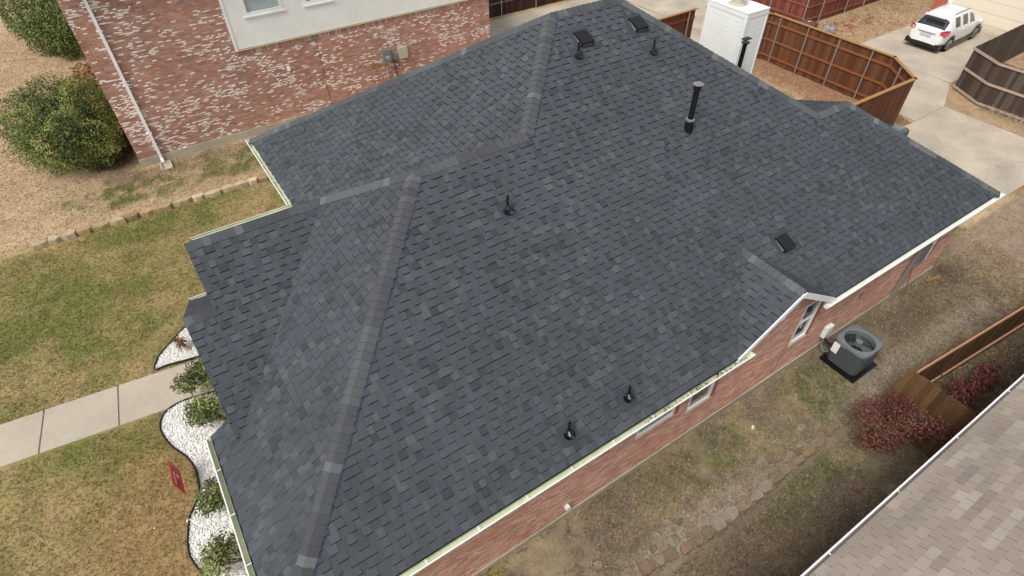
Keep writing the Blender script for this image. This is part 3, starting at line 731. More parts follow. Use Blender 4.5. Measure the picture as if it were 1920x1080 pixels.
        if straps:
            L = np.linalg.norm(b - a); k = .35
            while k < L:
                MB().bar(a + d * k + o * .0 + Z * -.006, a + d * k + o * (W_ - .01) + Z * -.008, .014, .005).build('gutter_strap', 'white', gu); k += .92
        if debris:
            q = MB()
            for _ in range(260):
                k = rng.uniform(*debris); c = a + d * k + o * rng.uniform(.015, W_ - .03) + Z * rng.uniform(-.09, -.055); s_ = rng.uniform(.008, .02)
                r = nr.normal(size=(3, 3)) * s_; q.add([c + r[0], c + r[1], c + r[2]], [(0, 1, 2)], sc(rng.choice([lin((92, 74, 42)), lin((60, 54, 30)), lin((110, 96, 52)), lin((44, 38, 26))]), rng.uniform(.7, 1.2)))
            q.build('leaf_debris', 'leaf', gu, kind='stuff')
        return gu
    gutter((X0 - .02, Y0, ZE - .01), (8.05, Y0, ZE - .01), (0, -1, 0), debris=(6.6, 9.4))
    gutter((10.42, Y0, ZE - .01), (RC[0] + .1, Y0, ZE - .01), (0, -1, 0), inner='gutter_cream', straps=False)
    gutter((X0, Y0 + .1, ZE - .01), (X0, 7.6, ZE - .01), (-1, 0, 0))
    gutter((x1e, 12.87, ZE + EV1 - .01), (x1e, y1f + .1, ZE + EV1 - .01), (-1, 0, 0))
    gutter((XG + .0, yfe, zfe), (x1e, yfe, zfe), (0, 1, 0), straps=False)
    gutter((XG2 + .0, g2e, 2.75), (XG - .0, g2e, 2.75), (0, 1, 0), straps=False)
    return dict(DX=DX, DZ=DZ, hw=hw, deck=deck, x1e=x1e, y1f=y1f)
RF = build_main_roof()

WY = 3.94
def build_main_walls():
    w = MB(); b = lambda lo, hi: w.box(lo, hi)
    b((-1.0, WY + .09, .0), (3.2, 7.4, ZE - .18)); b((.1, 7.4, 0), (3.2, 12.4, ZE)); b((2.6, 12.4, 0), (3.2, 16.4, 3.1)); b((3.2, WY + .09, 0), (17.35, 9.6, ZE - .18)); b((3.2, 9.6, 0), (16.0, 16.8, 2.7))
    core = w.build('wall_core', 'mortar', house)
    wins = [(5.46, 6.5, 1.46, 2.35), (6.93, 7.66, 1.17, 2.35), (8.55, 9.52, 2.57, 3.1), (10.3, 10.92, 1.17, 2.5), (15.62, 16.3, 1.0, 2.2)]
    x0, x1 = -1.0, 17.35
    face = MB(); # mortar sheet with openings, 90 mm in front of the core
    DX, DZ, hw = RF['DX'], RF['DZ'], RF['hw']
    O = np.array([x0, WY, 0]); cuts = sorted(set([x0, x1, DX - hw, DX, DX + hw] + [q for wn_ in wins for q in wn_[:2]]))
    def topz(x): return max(ZE - .19, DZ - .22 - S * abs(x - DX)) if abs(x - DX) < hw else ZE - .19
    for a, c in zip(cuts[:-1], cuts[1:]):
        m = (a + c) / 2; hs_ = [(h0, h1) for (p, q, h0, h1) in wins if p <= m <= q]; lo = 0.16
        for (h0, h1) in hs_:
            face.add([(a, WY, lo), (c, WY, lo), (c, WY, h0), (a, WY, h0)], [(0, 1, 2, 3)]); lo = h1
        face.add([(a, WY, lo), (c, WY, lo), (c, WY, max(lo, topz(c - 1e-6 if c <= DX else c))), (a, WY, max(lo, topz(a)))], [(0, 1, 2, 3)])
    for (p, q, h0, h1) in wins:   # reveals
        for A_, B_ in (((p, h0), (p, h1)), ((q, h0), (q, h1)), ((p, h0), (q, h0)), ((p, h1), (q, h1))):
            face.add([(A_[0], WY, A_[1]), (B_[0], WY, B_[1]), (B_[0], WY + .088, B_[1]), (A_[0], WY + .088, A_[1])], [(0, 1, 2, 3)])
    wall = face.build('wall', 'mortar', house)
    pieces = []
    holes = [(p - x0, q - x0, h0 - (.07 if h0 < 2 else 0), h1) for (p, q, h0, h1) in wins]
    lay_bricks((x0, WY, 0), (1, 0, 0), (0, -1, 0), x1 - x0, 3.9, holes, pink_tone, pieces, top=lambda a: topz(a + x0), z0=.17)
    # end walls seen from the front
    lay_bricks((2.25, 16.4, 0), (0, -1, 0), (-1, 0, 0), 4.0, 3.05, [], pink_tone, pieces, z0=.17)
    w2 = MB().box((2.25, 12.4, 0), (2.61, 16.4, 3.08)); w2.build('wall', 'mortar', house)
    lay_bricks((x1, WY, 0), (0, 1, 0), (1, 0, 0), 5.3, ZE - .2, [], pink_tone, pieces, z0=.17)
    w3 = MB().add([(x1 - .001, WY, .1), (x1 - .001, 9.6, .1), (x1 - .001, 9.6, ZE - .2), (x1 - .001, WY, ZE - .2)], [(0, 1, 2, 3)]); w3.build('wall', 'mortar', house)
    emit(pieces, 'brick', 'brick', wall, 'brick_field')
    for i, (p, q, h0, h1) in enumerate(wins):
        window(house, (x0, WY, 0), (1, 0, 0), (0, -1, 0), p - x0, q - x0, h0, h1, frame=.045, sill=h0 < 2, mull=i in (3,), depth=.06)
        if h0 < 2.0:   # soldier bricks standing beside the opening
            s_ = MB(); z = h0
            while z < h1 - .05:
                s_.box((q + .012, WY - .02, z), (q + .105, WY, z + .056), sc(lin((170, 106, 84)), rng.uniform(.85, 1.1))); z += .067
            s_.build('brick_quoin', 'brick', wall)
    fd = MB(); fd.box((x0 - .03, WY - .035, -.1), (x1 + .03, WY + .05, .165)); fd.box((x1 - .05, WY + .06, -.1), (x1 + .03, 9.6, .165)); fd.box((2.2, 12.38, -.1), (2.3, 16.42, .165)); fd.build('foundation', 'foundation', house)
    MB().box((10.2, WY - .0095, .18), (10.212, WY - .0005, 1.1), (.1, .1, .1)).build('control_joint', 'blackrubber', house)
    # meter box, conduit, hose bib, dryer hood on the side wall
    MB().box((15.25, WY - .16, 1.35), (15.55, WY - .012, 1.95)).build('meter_box', 'dullmetal', house)
    MB().box((15.62, WY - .1, 1.2), (15.85, WY - .012, 1.5)).build('junction_box', 'galv', house)
    MB().box((15.16, WY - .12, .02), (15.24, WY - .03, 2.45)).build('downspout', 'galv', house)
    MB().tube([(15.42, WY - .05, .1), (15.42, WY - .05, 1.35)], .022, 8).build('conduit', 'galv', house)
    hb = MB(); hb.tube([(13.05, WY - .01, 1.3), (13.05, WY - .12, 1.3), (13.05, WY - .14, 1.24)], .02, 8); hb.box((12.98, WY - .015, 1.22), (13.14, WY - .009, 1.4)); hb.build('wall_tap', 'dullmetal', house)
    MB().box((3.74, WY - .1, .44), (3.83, WY - .012, .54)).build('vent_hood', 'white', house)
    MB().box((11.86, WY - .12, .52), (12.12, WY - .012, .88)).build('disconnect_box', 'white', house)
    MB().tube([(11.95, WY - .07, .52), (11.93, WY - .1, .25), (11.9, WY - .25, .12), (11.95, WY - .34, .2)], .022, 8).build('electrical_whip', 'dullmetal', house)
    MB().tube([(12.1, WY - .01, .35), (12.08, WY - .2, .3), (12.1, WY - .33, .3)], .035, 8).build('refrigerant_line', 'blackrubber', house)
build_main_walls()

# pipes and vents through the roof
def roof_pt(p, q): # ray through the pixel onto the large slope
    d = FW * F_PX + RT * (p - 960) - UP * (q - 540); n = np.array([0, -S, 1.0]); t = (ZE - S * Y0 - n @ CAMP) / (n @ d); return CAMP + d * t
deck = RF['deck']
def boot_pipe(P0, h, r, cone=True, label=None):
    P0 = np.array(P0, float); nn = np.array([0, -S, 1]) / NRM
    b = MB(); b.tube([P0, P0 + (0, 0, h)], r, 14, cap=False); b.tube([P0 + (0, 0, h), P0 + (0, 0, h - .04)], [r * .8, r * .8], 14)
    p = b.build('vent_pipe', 'black', house, smooth=True)
    vv = np.array([0, 1, S]) / NRM; f = MB()
    a, c = vv * .2, np.array([.17, 0, 0]); f.add([P0 + nn * .019 - a * .8 - c, P0 + nn * .019 - a * .8 + c, P0 + nn * .019 + a - 0 + c, P0 + nn * .019 + a - c], [(0, 1, 2, 3)], lin((66, 71, 77)))
    f.build('flashing', 'shingle', p)
    if cone:
        q = MB(); q.tube([P0 + nn * .0, P0 + nn * .05, P0 + nn * .065 + (0, 0, .03), P0 + (0, 0, .12)], [.1, .098, .075, r + .012], 18); q.build('pipe_boot', 'blackrubber', p, smooth=True)
    return p
for (bx_, by_, tx_, ty_, r) in ((952, 396, 950, 367, .022), (1066, 815, 1067, 792, .024), (1177, 746, 1178, 725, .022), (1084, 106, 1086, 80, .026), (1224, 99, 1228, 74, .022)):
    P0 = roof_pt(bx_, by_)
    h = .1
    while px(P0 + (0, 0, h))[1] > ty_ and h < 1: h += .01
    boot_pipe(P0, h, r)
P0 = roof_pt(1290, 244)
h = .3
while px(P0 + (0, 0, h))[1] > 160: h += .01
p = MB().tube([P0, P0 + (0, 0, h)], .062, 18, cap=False).build('flue_pipe', 'black', house, smooth=True)
MB().tube([P0 + (0, 0, -.1), P0 + (0, 0, .22), P0 + (0, 0, .24)], [.1, .09, .07], 18).build('pipe_boot', 'black', p, smooth=True)
MB().tube([P0 + (0, 0, .24), P0 + (0, 0, .27), P0 + (0, 0, .28)], [.1, .1, .07], 18).build('storm_collar', 'dullmetal', p, smooth=True)
MB().tube([P0 + (0, 0, h - .09), P0 + (0, 0, h)], .085, 18).build('cap_base', 'black', p, smooth=True)
MB().tube([P0 + (0, 0, h + .012), P0 + (0, 0, h + .03), P0 + (0, 0, h + .05)], [.11, .115, .07], 18).build('rain_cap', 'dullmetal', p, smooth=True)
vv = np.array([0, 1, S]) / NRM; nn = np.array([0, -S, 1]) / NRM; uu = np.array([1.0, 0, 0])
def slant_vent(cx, cy):
    """low square hood, open on its downhill side"""
    O = roof_pt(cx, cy); w, l, hh = .165, .18, .14
    q = lambda a, b, h: O + uu * a + vv * b + nn * h
    b = MB()
    b.add([q(-w, -l, hh), q(w, -l, hh), q(w, l, .06), q(-w, l, .06), q(-w, -l, .012), q(w, -l, .012), q(w, l, .01), q(-w, l, .01)],
          [(0, 1, 2, 3), (0, 4, 5, 1), (1, 5, 6, 2), (2, 6, 7, 3), (3, 7, 4, 0)])
    v = b.build('roof_vent', 'black', house)
    c = MB(); c.add([q(-w + .035, -l - .004, .035), q(w - .035, -l - .004, .035), q(w - .035, -l - .004, .085), q(-w + .035, -l - .004, .085)], [(0, 1, 2, 3)]); c.build('vent_screen', 'galv', v)
    c = MB(); c.add([q(-w - .004, l - .05, .025), q(-w - .004, -l + .03, .03), q(-w - .004, -l + .03, .085), q(-w - .004, l - .05, .04)], [(0, 1, 2, 3)]); c.build('vent_screen', 'galv', v)
    f = MB(); f.add([q(-w - .1, -l - .04, .02), q(w + .1, -l - .04, .02), q(w + .1, l + .1, .02), q(-w - .1, l + .1, .02)], [(0, 1, 2, 3)], lin((66, 71, 77))); f.build('flashing', 'shingle', v)
for cx, cy in ((1468, 456), (1092, 74), (1194, 47)): slant_vent(cx, cy)

# chimney chase at the back
def build_chimney():
    x0, x1, y0, y1, z0, z1 = 14.55, 15.4, 10.4, 11.82, 3.0, 6.02
    c = MB().box((x0, y0, z0), (x1, y1, z1)).build('chimney', 'siding', house)
    k = 0; z = z0 + .02
    while z < z1 - .16:
        MB().add([(x0 - .010, y0 + .1, z), (x0 - .010, y1 - .1, z), (x0 - .006, y1 - .1, z + .115), (x0 - .006, y0 + .1, z + .115), (x0, y0 + .1, z), (x0, y1 - .1, z)], [(0, 3, 2, 1), (0, 1, 5, 4)]).build('siding_board', 'siding', c)
        MB().add([(x0 + .1, y0 - .010, z), (x1 - .1, y0 - .010, z), (x1 - .1, y0 - .006, z + .115), (x0 + .1, y0 - .006, z + .115), (x0 + .1, y0, z), (x1 - .1, y0, z)], [(0, 1, 2, 3), (0, 4, 5, 1)]).build('siding_board', 'siding', c)
        z += .118
    t = MB()
    for (a, b) in ((x0, y0), (x0, y1), (x1, y0)): t.box((a - .018, b - .08 if b == y1 else b - .018, z0), (a + .08 if a == x0 else a + .03, b + .018 if b == y1 else b + .08, z1 - .1))
    t.build('corner_trim', 'white', c)
    cp = MB(); cp.box((x0 - .02, y0 - .02, z1 - .13), (x1 + .02, y1 + .02, z1)); cp.box((x0 - .03, y0 - .03, z1), (x1 + .03, y1 + .03, z1 + .02)); cp.build('chase_cover', 'white', c)
    fl = MB(); fl.tube([(14.9, 11.1, z1), (14.9, 11.1, z1 + .3)], .16, 20); fl.tube([(14.9, 11.1, z1 + .02), (14.9, 11.1, z1 + .07)], [.26, .18], 20); fl.tube([(14.9, 11.1, z1 + .36), (14.9, 11.1, z1 + .42)], .24, 20); fl.build('flue', 'box_beige', c, smooth=True)
    s = MB()
    for (a, b) in ((x0, y0), (x1, y0), (x1, y1), (x0, y1)): s.bar((a, b, z1), (a, b, z1 + .75), .045, .045)
    for (a, b, d, e) in ((x0, y0, x1, y0), (x1, y0, x1, y1), (x1, y1, x0, y1), (x0, y1, x0, y0)): s.bar((a, b, z1 + .75), (d, e, z1 + .75), .04, .04)
    s.build('shroud_frame', 'white', c)
    # black flue with a flat cowl in front of the chase
    a = np.array([14.19, 10.0, 4.15]); f = MB().tube([a, a + (0, 0, 1.25)], .06, 14).build('flue_pipe', 'black', house, smooth=True)
    q = MB(); o = a + (0, 0, 1.25)
    q.tube([o, o + (0, 0, .07)], [.06, .12], 14); q.build('cowl_base', 'black', f, smooth=True)
    q = MB()
    for dx, dy in ((-.12, 0), (.12, 0)): q.bar(o + (dx, dy, .05), o + (dx, dy, .16), .02, .04)
    q.bar(o + (-.13, 0, .165), o + (.13, 0, .165), .16, .02); q.build('cowl', 'black', f)
build_chimney()

# ---------------------------------------------------------------- the two storey brick neighbour
NY = 23.3
nbh = thing('house', (6, 27, 0), 'two storey red brick house with mortar smeared bricks and white siding above', 'house')
def build_neighbour():
    xl, xr, top = -1.27, 14.02, 6.6
    wall = MB().add([(xl, NY, .2), (xr, NY, .2), (xr, NY, 3.29), (3.2, NY, 3.29), (3.2, NY, top), (xl, NY, top)], [(0, 1, 2, 3), (0, 3, 4, 5)])
    wall.box((xl + .001, NY + .01, 0), (3.8, NY + 9, top)); wall.box((3.8, NY + .01, 0), (xr - .001, NY + 9, 4.3)); wall.box((3.8, NY + .3, 4.3), (xr - .001, NY + 9, top)); wall.box((5.3, NY + .01, 4.3), (6.0, NY + .3, top)); wall.box((7.15, NY + .01, 4.3), (xr - .001, NY + .3, top)); wall = wall.build('wall', 'mortar_grey', nbh)
    pieces = []
    lay_bricks((xl, NY, 0), (1, 0, 0), (0, -1, 0), 4.47, top, [], red_tone, pieces, z0=.30)
    lay_bricks((3.2, NY, 0), (1, 0, 0), (0, -1, 0), xr - 3.2, 3.09, [], red_tone, pieces, z0=.30)
    # soldier course under the siding
    x = 3.22
    while x < xr - .05:
        c, wt = red_tone((x, NY, 3.2)); vs = []
        pr = .012; P = lambda a, h, d: (a, NY - d, h)
        a0, a1, h0, h1 = x, x + .057, 3.095, 3.285
        vs = [P(a0, h0, 0), P(a1, h0, 0), P(a1, h1, 0), P(a0, h1, 0), P(a0, h0, pr), P(a1, h0, pr), P(a1, h1, pr), P(a0, h1, pr)]; fs = [(4, 5, 6, 7), (0, 1, 5, 4), (1, 2, 6, 5), (2, 3, 7, 6), (3, 0, 4, 7)]; cs = [c] * 5
        if rng.random() < .2:
            vs += [P(a0 + .01, h0 + .02, pr + .003), P(a1 - .005, h0 + .01, pr + .003), P(a1, h1 - .01, pr + .003), P(a0 + .005, h1, pr + .003)]; fs.append((8, 9, 10, 11)); cs.append(lin((200, 188, 176)))
        pieces.append((float(np.linalg.norm(np.array((x, NY, 3.1)) - CAMP)), vs, fs, cs)); x += .0677
    lay_bricks((xl, NY + 4.0, 0), (0, -1, 0), (-1, 0, 0), 4.0, top, [], red_tone, pieces, z0=.30)
    emit(pieces, 'brick', 'brick', wall, 'brick_field')
    fd = MB().box((xl - .03, NY - .04, -.1), (xr + .02, NY + .02, .295)); fd.build('foundation', 'foundation', nbh)
    # siding boards, each its own plank
    z = 3.33; n = 0
    ZT = 5.9
    while z < ZT:
        for a, b in ((3.3, 8.2), (8.2, xr)):
            cuts = [(a, b)]
            for (w0, w1, h0, h1) in ((3.88, 5.26, 4.38, 9), (6.04, 7.1, 4.36, 9)):
                if z + .1 > h0 and z < h1:
                    nc = []
                    for (c0, c1) in cuts:
                        if c1 <= w0 or c0 >= w1: nc.append((c0, c1)); continue
                        if c0 < w0: nc.append((c0, w0))
                        if c1 > w1: nc.append((w1, c1))
                    cuts = nc
            for c0, c1 in cuts:
                MB().add([(c0, NY - .028, z), (c1, NY - .028, z), (c1, NY - .020, z + .1), (c0, NY - .020, z + .1), (c0, NY - .012, z - .002), (c1, NY - .012, z - .002)], [(0, 1, 2, 3), (0, 4, 5, 1)]).build('siding_board', 'siding', nbh)
        z += .1016
    MB().box((3.2, NY - .045, 3.3), (3.3, NY - .003, 6.6)).build('corner_board', 'white', nbh)
    MB().box((3.2, NY - .06, 3.285), (xr, NY - .003, 3.305)).build('drip_flashing', 'flash', nbh)
    for (w0, w1, h0) in ((3.86, 5.28, 4.36), (6.02, 7.12, 4.34)):
        window(nbh, (0, NY - .03, 0), (1, 0, 0), (0, -1, 0), w0 + .02, w1 - .02, h0 + .02, h0 + 1.5, frame=.11, mull=False, blind=True, sill=True, depth=.1)
    # downspout with straps, splash block below it
    d = MB().box((-.62, NY - .1, .12), (-.52, NY - .02, 6.6)).build('downspout', 'white', nbh)
    MB().bar((-.57, NY - .06, .16), (-.57, NY - .24, .08), .1, .08).build('downspout_shoe', 'white', d)
    for z in (1.2, 3.0, 4.8): MB().box((-.66, NY - .104, z), (-.48, NY - .012, z + .03)).build('strap', 'white', d)
    MB().box((6.17, NY - .0125, .3), (6.185, NY - .0005, 3.09)).build('control_joint', 'blackrubber', nbh)
    mb = MB().box((8.72, NY - .16, 1.55), (9.08, NY - .014, 2.1)).build('meter_box', 'dullmetal', nbh)
    MB().tube([(8.92, NY - .16, 1.78), (8.92, NY - .26, 1.78)], [.1, .085], 16).build('meter', 'galv', mb)
    MB().tube([(8.86, NY - .07, .1), (8.86, NY - .07, 1.55)], .035, 10).build('conduit', 'galv', mb)
    MB().box((9.45, NY - .13, 1.58), (9.85, NY - .014, 2.05)).build('breaker_box', 'box_beige', nbh)
    MB().box((9.12, NY - .08, 1.62), (9.42, NY - .014, 1.84)).build('junction_box', 'dullmetal', nbh)
    c = MB(); c.tube([(9.2 + .0, NY - .06, 1.6), (9.22, NY - .1, 1.2), (9.3, NY - .06, .8)], .018, 8); c.tube([(9.32 + .11 * math.cos(t / 8 * 6.28), NY - .05, 1.35 + .14 * math.sin(t / 8 * 6.28)) for t in range(9)], .015, 6, cap=False); c.build('cable_loop', 'blackrubber', nbh)
    MB().box((8.2, NY - .05, 1.42), (8.42, NY - .014, 1.62)).build('vent_cover', 'timber', nbh); MB().box((8.47, NY - .05, 1.42), (8.62, NY - .014, 1.58)).build('vent_cover', 'timber', nbh)
    MB().box((4.8, NY - .05, 2.17), (4.93, NY - .014, 2.36)).build('phone_box', 'white', nbh)
    MB().box((6.0, NY - .03, 3.1), (6.16, NY - .013, 3.24)).build('vent_grille', 'dullmetal', nbh)
    # roof overhang out of the frame
    rf = MB(); rf.add([(xl - .4, NY - .5, top - .0), (xr + .4, NY - .5, top), (xr - 3, NY + 4.5, top + 3), (xl + 3, NY + 4.5, top + 3), (xr + .4, NY + 9.4, top), (xl - .4, NY + 9.4, top)], [(0, 1, 2, 3), (3, 2, 4, 5), (1, 4, 2), (0, 3, 5)])
    rf.add([(xl - .4, NY - .5, top - .02), (xr + .4, NY - .5, top - .02), (xr + .4, NY + 9.4, top - .02), (xl - .4, NY + 9.4, top - .02)], [(3, 2, 1, 0)]); rf.build('roof', 'deck', nbh)
build_neighbour()
sp = thing('splash_block', (-.5, 22.9, 0), 'small tan splash block under the white downspout of the brick house', 'splash block')
b = MB().box((-.72, 22.55, 0), (-.32, 23.1, .03)); b.box((-.72, 22.55, .03), (-.66, 23.1, .09)); b.box((-.38, 22.55, .03), (-.32, 23.1, .09)); b.box((-.66, 23.04, .03), (-.38, 23.1, .09)); b.box((-.66, 22.55, .03), (-.38, 22.6, .06)); b.build('block', 'foundation', sp)

# ---------------------------------------------------------------- the beige roofed house, lower right
bh = thing('house', (9, -4, 0), 'neighbouring house with a worn beige shingle roof and white gutter, bottom right', 'house')
def build_beige():
    ye, s2, ze = .25, .5, 2.75; xa, xb = -2, 26; yo = ye + .07; zo = ze - .035
    d = MB(); d.add([(xa, ye, ze - .005), (xb, ye, ze - .005), (xb, ye - 7, ze + 3.5), (xa, ye - 7, ze + 3.5), (xa, ye, ze - .15), (xb, ye, ze - .15), (xb, ye - 7, ze + 3.3), (xa, ye - 7, ze + 3.3), (xa, ye - 14, ze), (xb, ye - 14, ze)], [(0, 1, 2, 3), (0, 4, 5, 1), (4, 7, 6, 5), (3, 2, 9, 8)])
    deck2 = d.build('roof', 'bare_felt', bh)
    pieces = []
    lay_shingles(RoofPlane((0, yo, zo), (1, 0, 0), (0, -1, 0), s2), [[(1, yo, zo), (16, yo, zo), (16, ye - 3.6, ze + 1.8), (1, ye - 3.6, ze + 1.8)]], .138, (.262, .262), tan_tone, lin((70, 62, 58)), pieces, three_tab=True)
    emit(pieces, 'shingle', 'tan_shingle', deck2, 'shingle_field')
    wl_ = MB().box((xa + .5, ye - 13.5, 0), (xb - .5, ye - .45, ze - .1)).build('wall', 'mortar_grey', bh)
    MB().bar((xa, ye + .005, ze - .1), (xb, ye + .005, ze - .1), .02, .19).build('fascia', 'white', bh)
    o, Z = np.array([0, 1.0, 0]), np.array([0, 0, 1.0]); a, b_ = np.array([xa, ye + .016, ze - .02]), np.array([xb, ye + .016, ze - .02])
    pr = [(0, -.012), (0, -.11), (.075, -.11), (.125, -.03), (.125, 0), (.1, 0)]; g = MB(); n = len(pr)
    g.add([p + o * q[0] + Z * q[1] for p in (a, b_) for q in pr], [(i, i + 1, n + i + 1, n + i) for i in range(n - 1)]); gu = g.build('gutter', 'white', bh)
    li = MB(); pin = [(.006, -.02), (.006, -.1), (.075, -.1), (.115, -.035), (.108, -.004)]; m = len(pin)
    li.add([p + o * q[0] + Z * q[1] for p in (a, b_) for q in pin], [(i, i + 1, m + i + 1, m + i) for i in range(m - 1)]); li.build('gutter_trough', 'dusty_trough', gu)
    for x in (5.9, 7.7, 9.5, 11.3): MB().bar((x, ye + .08, ze - .03), (x, ye + .128, ze - .022), .016, .006).build('gutter_strap', 'white', gu)
build_beige()

# ---------------------------------------------------------------- fences
def fence(name, label, pts, height, bw, tone, posts=None, rails=(.25, .95, 1.65), face=1, cap=None, post_m='galv', post_h=None, base=.05, capcol=None, group=None, railcol=None, bt=.018, jag=.01, rail_t=.04):
    """face: side of the run (left = +1) that carries rails and posts"""
    t = thing(name, (pts[0][0], pts[0][1], 0), label, 'fence', group)
    protos = {}
    for si, (a, b) in enumerate(zip(pts[:-1], pts[1:])):
        a, b = np.array(a, float), np.array(b, float); L = np.linalg.norm(b - a); d = (b - a) / L; nrm = np.array([-d[1], d[0]]) * face; k = 0.0
        while k < L - .02:
            w = min(bw, L - k); p = a + d * (k + .0012); q = a + d * (k + w - .0012); hh = height + rng.uniform(-jag, jag); c = tone(); o = -nrm * (.002 + rng.uniform(0, .004))
            vs = [(*(p + o), base), (*(q + o), base), (*(q + o - nrm * bt), base), (*(p + o - nrm * bt), base), (*(p + o), hh), (*(q + o), hh), (*(q + o - nrm * bt), hh), (*(p + o - nrm * bt), hh)]
            MB().add(vs, [(0, 3, 2, 1), (4, 5, 6, 7), (0, 1, 5, 4), (1, 2, 6, 5), (2, 3, 7, 6), (3, 0, 4, 7)], c).build('board', 'cedar', t)
            k += bw
        for z in rails:
            A, B = np.append(a + nrm * (rail_t / 2 + .001), z), np.append(b + nrm * (rail_t / 2 + .001), z); MB().bar(A, B, rail_t, .085, railcol or sc(tone(), 1.1)).build('rail', 'cedar', t)
        if cap:
            A, B = np.append(a, height + .03), np.append(b, height + .03); e = d * .06
            MB().bar(A - np.append(e, 0), B + np.append(e, 0), cap, .035, capcol or tone()).build('cap_board', 'cedar', t)
        if posts and posts[si]:
            for k in posts[si]:
                p = a + d * k * L + nrm * (rail_t + .032)
                MB().tube([(*p, 0), (*p, (post_h or height) - .02)], .031, 10).build('post', post_m, t, smooth=True)
    return t
CED = [lin(c) for c in ((102, 66, 46), (96, 61, 42), (108, 70, 48), (92, 57, 40), (112, 75, 52))]
ced = lambda: sc(rng.choice(CED), rng.uniform(.92, 1.08))
def edge_frac(a, b, xs):
    L = math.hypot(b[0] - a[0], b[1] - a[1]); return [x / L for x in xs]
capc = lin((164, 124, 80))
fence('fence', 'stained cedar fence with steel posts around the dry grass behind the white chimney', [(17.7, 9.45), (24.2, 9.4), (25.42, 10.95), (25.45, 16.9), (24.6, 17.6), (23.6, 19.2)], 2.1, .14, ced,
      posts=[None, [.55], [.145, .4, .66, .91], None, None], face=1, cap=.13, capcol=capc, rails=(.3, 1.0, 1.75), railcol=lin((140, 86, 52)))
fence('fence', 'stained cedar fence standing left of the white chimney, its cap stepped', [(19.0, 19.25), (23.0, 19.35)], 2.1, .14, ced, posts=[[.38, .88]], face=-1, cap=.13, capcol=capc, rails=(.3, 1.75), railcol=lin((120, 70, 44)))
REDW = [lin(c) for c in ((122, 66, 56), (112, 60, 50), (132, 74, 62), (104, 56, 48))]
redw = lambda: sc(rng.choice(REDW), rng.uniform(.88, 1.1))
fence('fence', 'reddish brown board fence with steel posts beside the leaf strewn strip', [(30.9, 30.0), (30.9, 18.5), (33, 18.42), (45, 18.6)], 1.9, .14, redw, posts=[[.2, .4, .6, .8, .99], [.5], [.1, .25, .45, .65, .85]], face=-1, rails=(.3, .95, 1.6), railcol=lin((128, 84, 70)))
DBR = [lin(c) for c in ((62, 46, 40), (70, 52, 46), (54, 40, 36), (76, 56, 46))]
dbr = lambda: sc(rng.choice(DBR), rng.uniform(.88, 1.12))
fence('fence', 'dark brown board fence with grey posts behind the two storey brick house', [(14.2, 28.9), (34.5, 29.0)], 1.9, .14, dbr, posts=[[.08, .196, .312, .43, .55, .67, .8, .92]], face=-1, rails=(.75, 1.6), railcol=lin((116, 98, 84)))
GBR = [lin(c) for c in ((86, 74, 66), (78, 68, 60), (94, 82, 72), (72, 62, 56))]
gbr = lambda: sc(rng.choice(GBR), rng.uniform(.9, 1.1))
fence('fence', 'weathered grey brown fence with pale rails on the driveway corner, far right', [(41.0, 10.3), (29.95, 9.98), (29.15, 8.6), (29.3, .5)], 1.85, .14, gbr, posts=[None, None, None], face=-1, rails=(.12, .95, 1.78), railcol=lin((178, 156, 138)), rail_t=.045)
OR_ = [lin(c) for c in ((100, 76, 50), (92, 68, 46), (110, 84, 54), (86, 62, 42))]
orr = lambda: sc(rng.choice(OR_), rng.uniform(.85, 1.15))
fence('fence', 'narrow board fence running beside the side yard near the condenser', [(11.42, 1.73), (15.4, 1.42), (21, .98)], 1.8, .14, orr, posts=None, face=-1, rails=(.4, 1.72), cap=None, railcol=lin((176, 136, 108)))
fence('fence', 'short brown board fence between red shrubs and the beige roof', [(11.36, 1.86), (11.30, .42)], 1.8, .14, orr, posts=None, face=1, rails=(.4, 1.5), railcol=lin((130, 92, 60)), jag=.02)

